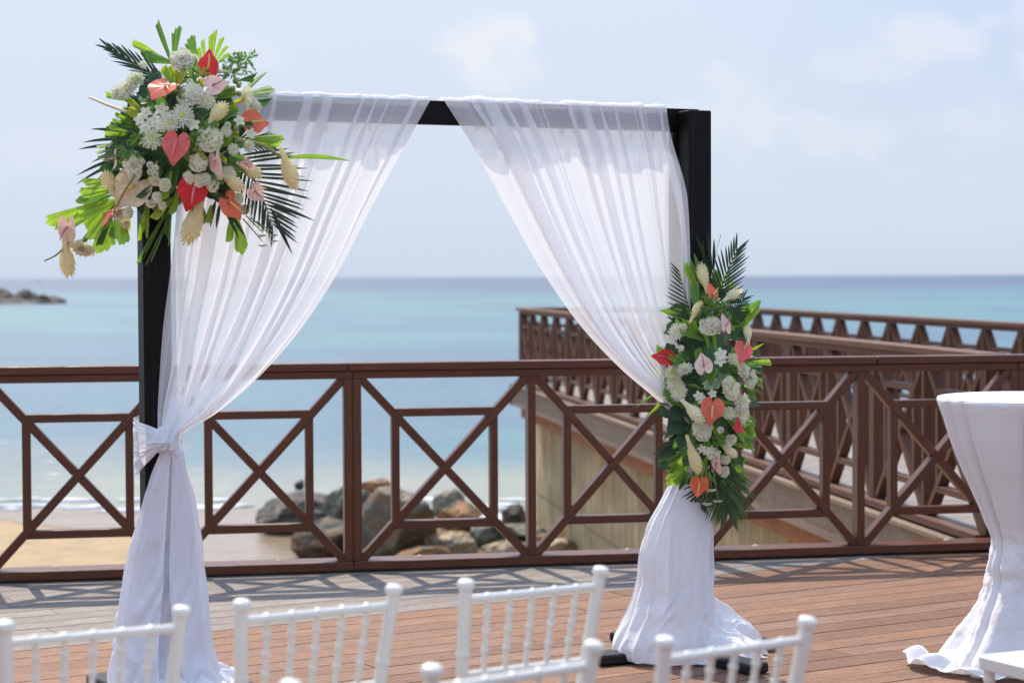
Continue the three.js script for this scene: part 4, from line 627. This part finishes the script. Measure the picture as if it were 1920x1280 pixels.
  self.stem = (pts, rad, tone = 'stem', name = 'flower_stem') => { const P = pts.map(([x, y, d]) => at(x, y, depth(x, y) - (d ?? 0)).sub(org)), cv = new THREE.CatmullRomCurve3(P).getPoints(16); mesh(name, tube(cv, cv.map((_, i) => rad * (1 - 0.3 * i / 16)), 7), LEAF[tone], o); };
  self.berries = (list) => { const g = new THREE.SphereGeometry(1, 14, 10); for (const [x, y, d] of list) { const D = depth(x, y) - 0.03, k = mesh('berry', g, LEAF.berry, o); k.position.copy(at(x, y, D)).sub(org); k.scale.setScalar(m2(d, D) / 2); } };
  return self;
}

{ // --- the big bunch on the left corner of the arch ---
  const B = bouquet('corner_bouquet', 'large corner bouquet of anthuriums, white flowers and palm leaves, high on the left post', [330, 275], 7.32, 165, 178, 0.24, 901);
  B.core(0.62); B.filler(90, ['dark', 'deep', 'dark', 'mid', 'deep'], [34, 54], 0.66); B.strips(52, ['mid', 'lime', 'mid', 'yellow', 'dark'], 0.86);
  const lf = (g, tone, list, opt) => list.forEach((q) => B.leaf(g, tone, ...q, opt));
  lf('strip', 'mid', [[326, 130, 294, 42, 10], [357, 152, 361, 108, 15], [318, 290, 292, 342, 10], [326, 300, 306, 352, 9], [338, 300, 322, 360, 9]]);
  lf('fishtail0', 'mid', [[324, 124, 331, 46, 20], [370, 132, 352, 66, 26]]); lf('fishtail1', 'mid', [[328, 120, 262, 96, 30], [292, 192, 228, 208, 36], [282, 200, 300, 232, 30]]); lf('strip', 'lime', [[300, 108, 248, 82, 15], [250, 190, 198, 178, 12]]);
  lf('strip', 'lime', [[386, 118, 380, 74, 8], [394, 112, 395, 65, 7], [398, 112, 404, 57, 8], [401, 114, 418, 70, 8], [404, 118, 427, 87, 8], [406, 122, 431, 101, 8], [378, 122, 371, 90, 8]]);
  lf('strip', 'yellow', [[322, 158, 304, 126, 11], [324, 156, 318, 124, 8], [325, 156, 326, 114, 7], [327, 156, 335, 122, 8], [329, 158, 345, 128, 8], [331, 160, 352, 138, 8], [332, 163, 353, 150, 8], [398, 198, 428, 160, 13], [408, 196, 446, 172, 9], [424, 200, 462, 184, 9], [405, 208, 446, 202, 12], [405, 216, 444, 214, 11]]);
  lf('blade', 'pale', [[452, 178, 498, 132, 12]]); lf('fishtail2', 'pale', [[448, 180, 514, 168, 26]]); lf('fishtail3', 'dark', [[458, 192, 510, 184, 20], [448, 150, 478, 140, 20]]);
  lf('fishtail1', 'lime', [[446, 262, 532, 252, 34]]); lf('strip', 'mid', [[400, 284, 462, 272, 11], [400, 278, 454, 262, 11], [404, 290, 458, 300, 16], [402, 296, 446, 326, 12], [400, 300, 430, 345, 10]]);
  lf('strip', 'lime', [[276, 246, 216, 216, 10], [276, 250, 212, 228, 9], [278, 256, 206, 240, 10], [276, 262, 198, 252, 9]]); lf('strip', 'pale', [[246, 268, 184, 277, 6], [248, 272, 182, 288, 6], [250, 276, 186, 297, 6], [252, 280, 196, 302, 6]]);
  lf('blade', 'frond', [[246, 250, 163, 237, 8], [240, 262, 147, 262, 8], [240, 272, 138, 275, 8], [236, 292, 134, 326, 8], [238, 300, 133, 341, 8], [236, 286, 163, 300, 8], [228, 310, 158, 350, 8]]);
  lf('fishtail0', 'lime', [[222, 372, 88, 428, 50], [232, 352, 146, 366, 30], [236, 340, 150, 344, 22]], { out: 0.02 }); lf('fishtail1', 'mid', [[218, 352, 138, 378, 30], [214, 362, 146, 396, 24]]); lf('fishtail2', 'lime', [[216, 376, 158, 444, 52]]); lf('fishtail3', 'dark', [[220, 378, 172, 452, 36], [196, 400, 140, 470, 14]]); lf('fishtail0', 'lime', [[206, 392, 192, 474, 52]]); lf('fishtail2', 'mid', [[226, 388, 224, 458, 44]]); lf('fishtail1', 'yellow', [[244, 384, 226, 440, 26], [252, 378, 262, 352, 14]]);
  lf('strip', 'lime', [[278, 372, 268, 448, 19], [396, 385, 390, 417, 13], [436, 398, 430, 452, 14]]); lf('fishtail1', 'lime', [[442, 400, 456, 474, 28]]); lf('strip', 'mid', [[318, 390, 264, 490, 9], [320, 400, 278, 493, 8], [300, 330, 292, 392, 11], [288, 330, 284, 385, 10]]); lf('fishtail2', 'mid', [[326, 352, 308, 464, 20], [332, 330, 318, 400, 28], [345, 300, 372, 352, 22]]);
  lf('blade', 'deep', [[404, 376, 392, 425, 9], [412, 380, 404, 430, 8], [420, 384, 462, 446, 9], [415, 380, 450, 450, 8]]); lf('oval', 'dark', [[222, 322, 192, 312, 28], [372, 200, 350, 196, 22], [384, 210, 368, 226, 22], [420, 210, 446, 228, 20], [452, 228, 470, 244, 18], [398, 296, 388, 316, 16], [350, 250, 390, 262, 30]], { out: 0.01 });
  B.frond(318, 162, 212, 84, 62, 9, -0.05, 24, { tone: 'frond' });
  B.frond(440, 275, 528, 408, 108, 19, 0.12, 74, { w: 0.060, out: 0.02, side: -1 }); B.frond(440, 276, 527, 410, 74, 13, 0.12, 46, { w: 0.085, out: 0.018, side: 1 }); B.leaf('blade', 'frond', 508, 390, 546, 476, 9); B.leaf('blade', 'frond', 505, 385, 588, 409, 8); B.frond(430, 262, 500, 262, 52, 8, 0.1, 42, { w: 0.09 });
  for (const q of [[440, 122, 34], [462, 112, 30], [432, 140, 30], [238, 278, 28], [262, 262, 22], [374, 142, 24], [395, 246, 26], [332, 172, 22], [250, 294, 20], [410, 340, 24], [360, 266, 26]]) B.fern(...q);
  const fl = (list) => list.forEach((q) => B.flower(...q));
  fl([['carn', 342, 112, 54], ['mum', 254, 150, 40], ['mum', 239, 167, 46], ['mum', 221, 174, 36], ['carn', 360, 178, 52], ['mum', 341, 217, 54], ['mum', 318, 231, 50], ['mum', 284, 260, 54], ['carn', 250, 309, 50, 0, { ivory: true }], ['carn', 396, 262, 54, 0, { ivory: true }], ['mum', 388, 190, 36], ['mum', 419, 136, 34, 0, { lean: -50 }], ['mum', 423, 247, 28], ['carn', 374, 305, 36, 0, { ivory: true }], ['carn', 154, 464, 52, 0, { ivory: true, lean: 38 }], ['carn', 478, 200, 26], ['mum', 427, 326, 34], ['carn', 384, 336, 28], ['carn', 398, 346, 26, 0, { ivory: true }], ['mum', 437, 280, 26], ['mum', 466, 274, 26]]);
  fl([['carn', 241, 399, 26, 0, { ivory: true }], ['carn', 222, 402, 26, 0, { ivory: true }], ['carn', 236, 420, 20, 0, { ivory: true }], ['pompon', 281, 309, 14], ['pompon', 291, 315, 14, 0, { ivory: true }], ['pompon', 282, 322, 14], ['pompon', 291, 327, 14], ['pompon', 268, 121, 15], ['carn', 290, 339, 24, 0, { ivory: true, lean: 40 }], ['carn', 294, 370, 22, 0, { ivory: true }], ['carn', 283, 381, 22, 0, { ivory: true, lean: 40 }], ['carn', 303, 385, 18, 0, { ivory: true }], ['carn', 308, 346, 26, 0, { ivory: true }], ['carn', 353, 333, 24, 0, { ivory: true }], ['carn', 372, 338, 26, 0, { ivory: true }], ['carn', 447, 372, 22, 0, { ivory: true }], ['carn', 458, 393, 22, 0, { ivory: true }], ['pompon', 470, 382, 14, 0, { ivory: true }], ['pompon', 426, 235, 14], ['pompon', 356, 154, 14], ['pompon', 410, 330, 18, 0, { ivory: true }]]);
  fl([['blossom', 262, 224, 26], ['blossom', 273, 211, 26, 40], ['blossom', 302, 205, 28, 20], ['blossom', 290, 224, 24], ['blossom', 281, 232, 26, 60], ['blossom', 298, 236, 24], ['blossom', 310, 220, 24, 33], ['blossom', 362, 233, 26], ['blossom', 448, 226, 22], ['blossom', 342, 352, 24], ['blossom', 470, 250, 22, 30], ['blossom', 270, 240, 24, 10]]);
  fl([['anth', 304, 170, 66, 205, { tone: 'salmon', spadix: 'cream', lean: 28, edge: 14, wide: 1.15, spadixTurn: -70 }], ['anth', 390, 120, 62, 5, { tone: 'red', shape: 1, lean: 18, wide: 0.95, spadix: 'yellow' }], ['anth', 405, 158, 52, 70, { tone: 'blush', spadix: 'purple', out: 0.05, lean: 10, wide: 0.95 }], ['anth', 329, 276, 68, 190, { tone: 'pink', spadix: 'rose', out: 0.04, wide: 0.95 }], ['anth', 479, 228, 58, 82, { tone: 'coral', spadix: 'green', out: 0.03 }], ['anth', 208, 298, 52, 275, { tone: 'blush', spadix: 'purple', out: 0.03, lean: -48 }], ['anth', 242, 356, 92, 230, { tone: 'cream', spadix: 'yellow', out: 0.0, wide: 1.05 }], ['anth', 208, 402, 58, 232, { tone: 'pink', spadix: 'rose', lean: 20, edge: 58, out: 0.03 }], ['anth', 124, 434, 66, 192, { tone: 'blush', spadix: 'rose', shape: 0, edge: -10, out: 0.05, spadixTurn: 22, wide: 0.8 }], ['anth', 360, 362, 72, 195, { tone: 'red', spadix: 'rose', shape: 2, out: 0.03, edge: -18 }], ['anth', 405, 308, 54, 172, { tone: 'blush', spadix: 'rose', edge: 62, out: 0.05, spadixTurn: -18 }], ['anth', 481, 362, 42, 130, { tone: 'blush', spadix: 'purple', out: 0.06 }], ['anth', 436, 386, 62, 140, { tone: 'coral', spadix: 'yellow', shape: 2, edge: -28, out: 0.05 }], ['anth', 464, 308, 30, 130, { tone: 'blush', spadix: 'purple', edge: 50, out: 0.05 }]]);
  fl([['ginger', 410, 206, 54, 38, { out: 0.04, fat: 1.5 }], ['ginger', 466, 180, 52, 8, { out: 0.03, fat: 1.25, white: true }], ['ginger', 200, 338, 46, 335, { fat: 1.7, out: 0.02 }], ['ginger', 115, 493, 72, 190, { fat: 1.15, out: 0.03 }], ['ginger', 360, 424, 92, 200, { fat: 1.15, out: 0.04 }], ['ginger', 474, 320, 48, 115, { fat: 1.5, out: 0.05 }], ['ginger', 441, 343, 50, 125, { fat: 1.4, out: 0.05 }], ['ginger', 547, 325, 74, 155, { fat: 1.15, out: 0.08 }]]);
  B.stem([[438, 262, 0.0], [490, 272, 0.05], [530, 296, 0.08]], 0.009); B.leaf('blade', 'lime', 534, 298, 653, 291, 15, { base: 0, out: 0.1, fy: 0.4 }); B.leaf('blade', 'mid', 524, 290, 545, 288, 9, { base: -0.06, out: 0.08 });
  B.stem([[238, 210, 0], [200, 196, 0], [167, 182, 0]], 0.0065, 'stick', 'stick'); B.stem([[128, 455, 0.03], [104, 478, 0.03], [82, 489, 0.03]], 0.004);
  B.stem([[252, 328, 0.06], [232, 360, 0.07], [212, 398, 0.05]], 0.0045);
  for (const [x, y, bx, by] of [[492, 459, 455, 410], [513, 451, 470, 408], [512, 440, 480, 415], [490, 440, 462, 405]]) { B.stem([[bx, by, 0.02], [(x + bx) / 2 + 3, (y + by) / 2, 0.03], [x, y - 6, 0.03]], 0.0028); B.flower('mum', x, y, 20, 0, { lean: 75, out: 0.03 }); }
  B.berries([[441, 152, 11], [447, 160, 10], [436, 166, 11], [368, 272, 9], [374, 281, 10], [364, 280, 8], [382, 296, 11], [378, 290, 10], [442, 240, 11], [448, 176, 10], [440, 174, 9], [444, 248, 9]]);
}
{ // --- the tall spray on the right post ---
  const B = bouquet('side_bouquet', 'tall narrow flower spray halfway up the right post', [1325, 735], 8.14, 88, 205, 0.17, 951);
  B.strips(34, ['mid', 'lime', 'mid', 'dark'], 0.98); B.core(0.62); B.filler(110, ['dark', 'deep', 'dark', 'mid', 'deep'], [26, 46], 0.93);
  const lf = (g, tone, list, opt) => list.forEach((q) => B.leaf(g, tone, ...q, opt));
  B.frond(1338, 590, 1368, 468, 62, 13, 0.10, 48, { w: 0.085 }); B.frond(1312, 640, 1268, 512, 52, 15, 0.06, 66, { w: 0.085, side: -1 }); B.frond(1348, 600, 1392, 560, 40, 9, 0, 52, { w: 0.1 });
  lf('blade', 'frond', [[1332, 520, 1309, 440, 8], [1336, 510, 1326, 436, 7], [1338, 505, 1340, 448, 7], [1322, 520, 1318, 450, 7], [1250, 618, 1298, 650, 9], [1300, 640, 1252, 588, 9]]);
  B.frond(1345, 852, 1376, 955, 82, 22, 0.10, 44, { w: 0.062, out: 0.03, tone: 'frondLight' }); B.frond(1335, 868, 1302, 962, 52, 11, -0.05, 52, { w: 0.11, base: 0.05 }); B.frond(1290, 822, 1246, 845, 40, 7, 0, 30, { w: 0.15 });
  lf('strip', 'lime', [[1314, 564, 1284, 497, 14], [1304, 642, 1298, 602, 15], [1378, 628, 1420, 580, 13], [1406, 680, 1446, 680, 12]]); lf('blade', 'mid', [[1318, 560, 1296, 486, 15], [1318, 530, 1303, 476, 12], [1362, 548, 1368, 496, 10], [1300, 662, 1270, 604, 12]]); lf('blade', 'lime', [[1308, 596, 1238, 580, 22], [1352, 552, 1352, 508, 9], [1364, 562, 1376, 520, 9], [1402, 662, 1432, 644, 7], [1252, 745, 1214, 780, 8], [1352, 560, 1346, 512, 10]]); lf('fishtail1', 'lime', [[1384, 632, 1394, 600, 24], [1256, 684, 1221, 708, 22], [1254, 700, 1246, 726, 16], [1296, 866, 1252, 910, 30], [1290, 842, 1250, 884, 26], [1384, 788, 1416, 812, 18], [1366, 868, 1390, 882, 22], [1350, 545, 1340, 508, 20]]);
  lf('fishtail0', 'pale', [[1362, 692, 1330, 727, 32]], { out: 0.05 }); lf('fishtail2', 'lime', [[1360, 694, 1372, 716, 20]], { out: 0.05 }); lf('blade', 'mid', [[1358, 700, 1367, 752, 10], [1368, 706, 1390, 736, 7], [1378, 870, 1398, 908, 18], [1300, 868, 1326, 886, 16], [1312, 878, 1342, 902, 14]], { out: 0.04 });
  lf('oval', 'mid', [[1398, 592, 1424, 566, 22], [1394, 590, 1400, 570, 18], [1396, 592, 1416, 586, 16], [1386, 612, 1396, 590, 20]]); lf('oval', 'dark', [[1404, 688, 1426, 694, 20], [1396, 664, 1420, 664, 20], [1376, 622, 1372, 580, 22], [1384, 640, 1394, 664, 20], [1300, 690, 1276, 702, 20]], { out: 0.03 });
  lf('lobed', 'deep', [[1276, 752, 1232, 742, 34], [1282, 764, 1234, 772, 34], [1286, 752, 1262, 784, 34], [1300, 720, 1290, 752, 34], [1330, 712, 1302, 742, 40], [1340, 720, 1320, 756, 34], [1296, 780, 1254, 806, 44], [1300, 800, 1276, 838, 40], [1310, 690, 1342, 742, 34]], { out: 0.02 }); lf('blade', 'dark', [[1372, 800, 1404, 838, 12], [1368, 806, 1396, 846, 12], [1300, 820, 1246, 838, 10], [1296, 838, 1248, 868, 12]]);
  B.leaf('blade', 'mid', 1250, 724, 1192, 762, 5);
  for (const q of [[1333, 572, 26], [1318, 590, 22], [1356, 580, 24], [1268, 676, 22], [1408, 732, 20], [1298, 832, 18], [1346, 826, 18], [1400, 700, 14]]) B.fern(...q);
  const fl = (list) => list.forEach((q) => B.flower(...q));
  fl([['ginger', 1320, 509, 62, 352, { fat: 1.0, out: 0.03 }], ['ginger', 1378, 547, 42, 50, { fat: 1.5, white: true, out: 0.02 }], ['ginger', 1307, 577, 44, 25, { fat: 1.15, out: 0.04 }], ['ginger', 1406, 622, 34, 8, { fat: 1.3, white: true, out: 0.03 }], ['ginger', 1305, 776, 54, 135, { fat: 1.35, white: true, out: 0.03 }], ['ginger', 1372, 848, 36, 125, { fat: 1.4, white: true, out: 0.03 }], ['ginger', 1303, 862, 68, 162, { fat: 0.95, out: 0.05 }]]);
  fl([['anth', 1336, 546, 42, 0, { tone: 'coral', spadix: 'yellow', edge: 40, spadixTurn: 30, out: 0.04 }], ['anth', 1361, 605, 44, 5, { tone: 'blush', spadix: 'rose', edge: 40, out: 0.05, spadixTurn: 10 }], ['anth', 1244, 670, 46, 280, { tone: 'red', spadix: 'purple', shape: 1, lean: 24, out: 0.04 }], ['anth', 1392, 661, 46, 200, { tone: 'pink', spadix: 'green', out: 0.04, spadixTurn: 180 }], ['anth', 1319, 681, 48, 352, { tone: 'blush', spadix: 'purple', out: 0.05, wide: 0.88, lean: -8 }], ['anth', 1335, 770, 56, 188, { tone: 'salmon', spadix: 'green', out: 0.05, wide: 0.98 }], ['anth', 1382, 798, 38, 250, { tone: 'red', spadix: 'rose', lean: 40, out: 0.03 }], ['anth', 1345, 872, 40, 172, { tone: 'blush', spadix: 'purple', edge: 66, out: 0.05, spadixTurn: -20 }], ['anth', 1311, 912, 46, 188, { tone: 'coral', spadix: 'green', out: 0.06, wide: 0.95 }]]);
  fl([['carn', 1336, 612, 42], ['mum', 1269, 622, 36], ['pompon', 1282, 613, 14, 0, { ivory: true }], ['pompon', 1278, 652, 11], ['mum', 1375, 673, 30], ['mum', 1263, 700, 38], ['mum', 1285, 692, 36, 0, { lean: -35 }], ['mum', 1265, 719, 38], ['mum', 1273, 734, 40], ['carn', 1405, 709, 34], ['carn', 1395, 694, 28], ['carn', 1371, 728, 40, 0, { ivory: true }], ['mum', 1391, 755, 40], ['mum', 1389, 776, 40], ['mum', 1366, 774, 34], ['carn', 1317, 806, 42], ['pompon', 1351, 806, 14], ['carn', 1373, 824, 22], ['carn', 1366, 832, 18], ['carn', 1362, 862, 20], ['carn', 1359, 884, 22], ['blossom', 1352, 664, 26], ['blossom', 1350, 676, 24, 40], ['blossom', 1310, 742, 20], ['blossom', 1318, 750, 20, 30], ['blossom', 1336, 738, 18], ['blossom', 1316, 841, 18], ['blossom', 1326, 846, 18, 30], ['blossom', 1335, 843, 16, 10], ['blossom', 1332, 853, 18, 50], ['pompon', 1360, 716, 12, 0, { ivory: true }], ['blossom', 1345, 850, 16]]);
  for (const [x, y, bx, by] of [[1326, 943, 1325, 880], [1346, 938, 1338, 880], [1334, 917, 1330, 886]]) { B.stem([[bx, by, 0.03], [(x + bx) / 2, (y + by) / 2, 0.05], [x, y - 4, 0.05]], 0.0028); B.flower('mum', x, y, 22, 0, { lean: 70, out: 0.05 }); }
  B.stem([[1352, 440, 0.0], [1344, 470, 0], [1338, 520, 0]], 0.0012);
}
renderer.render(scene, camera);
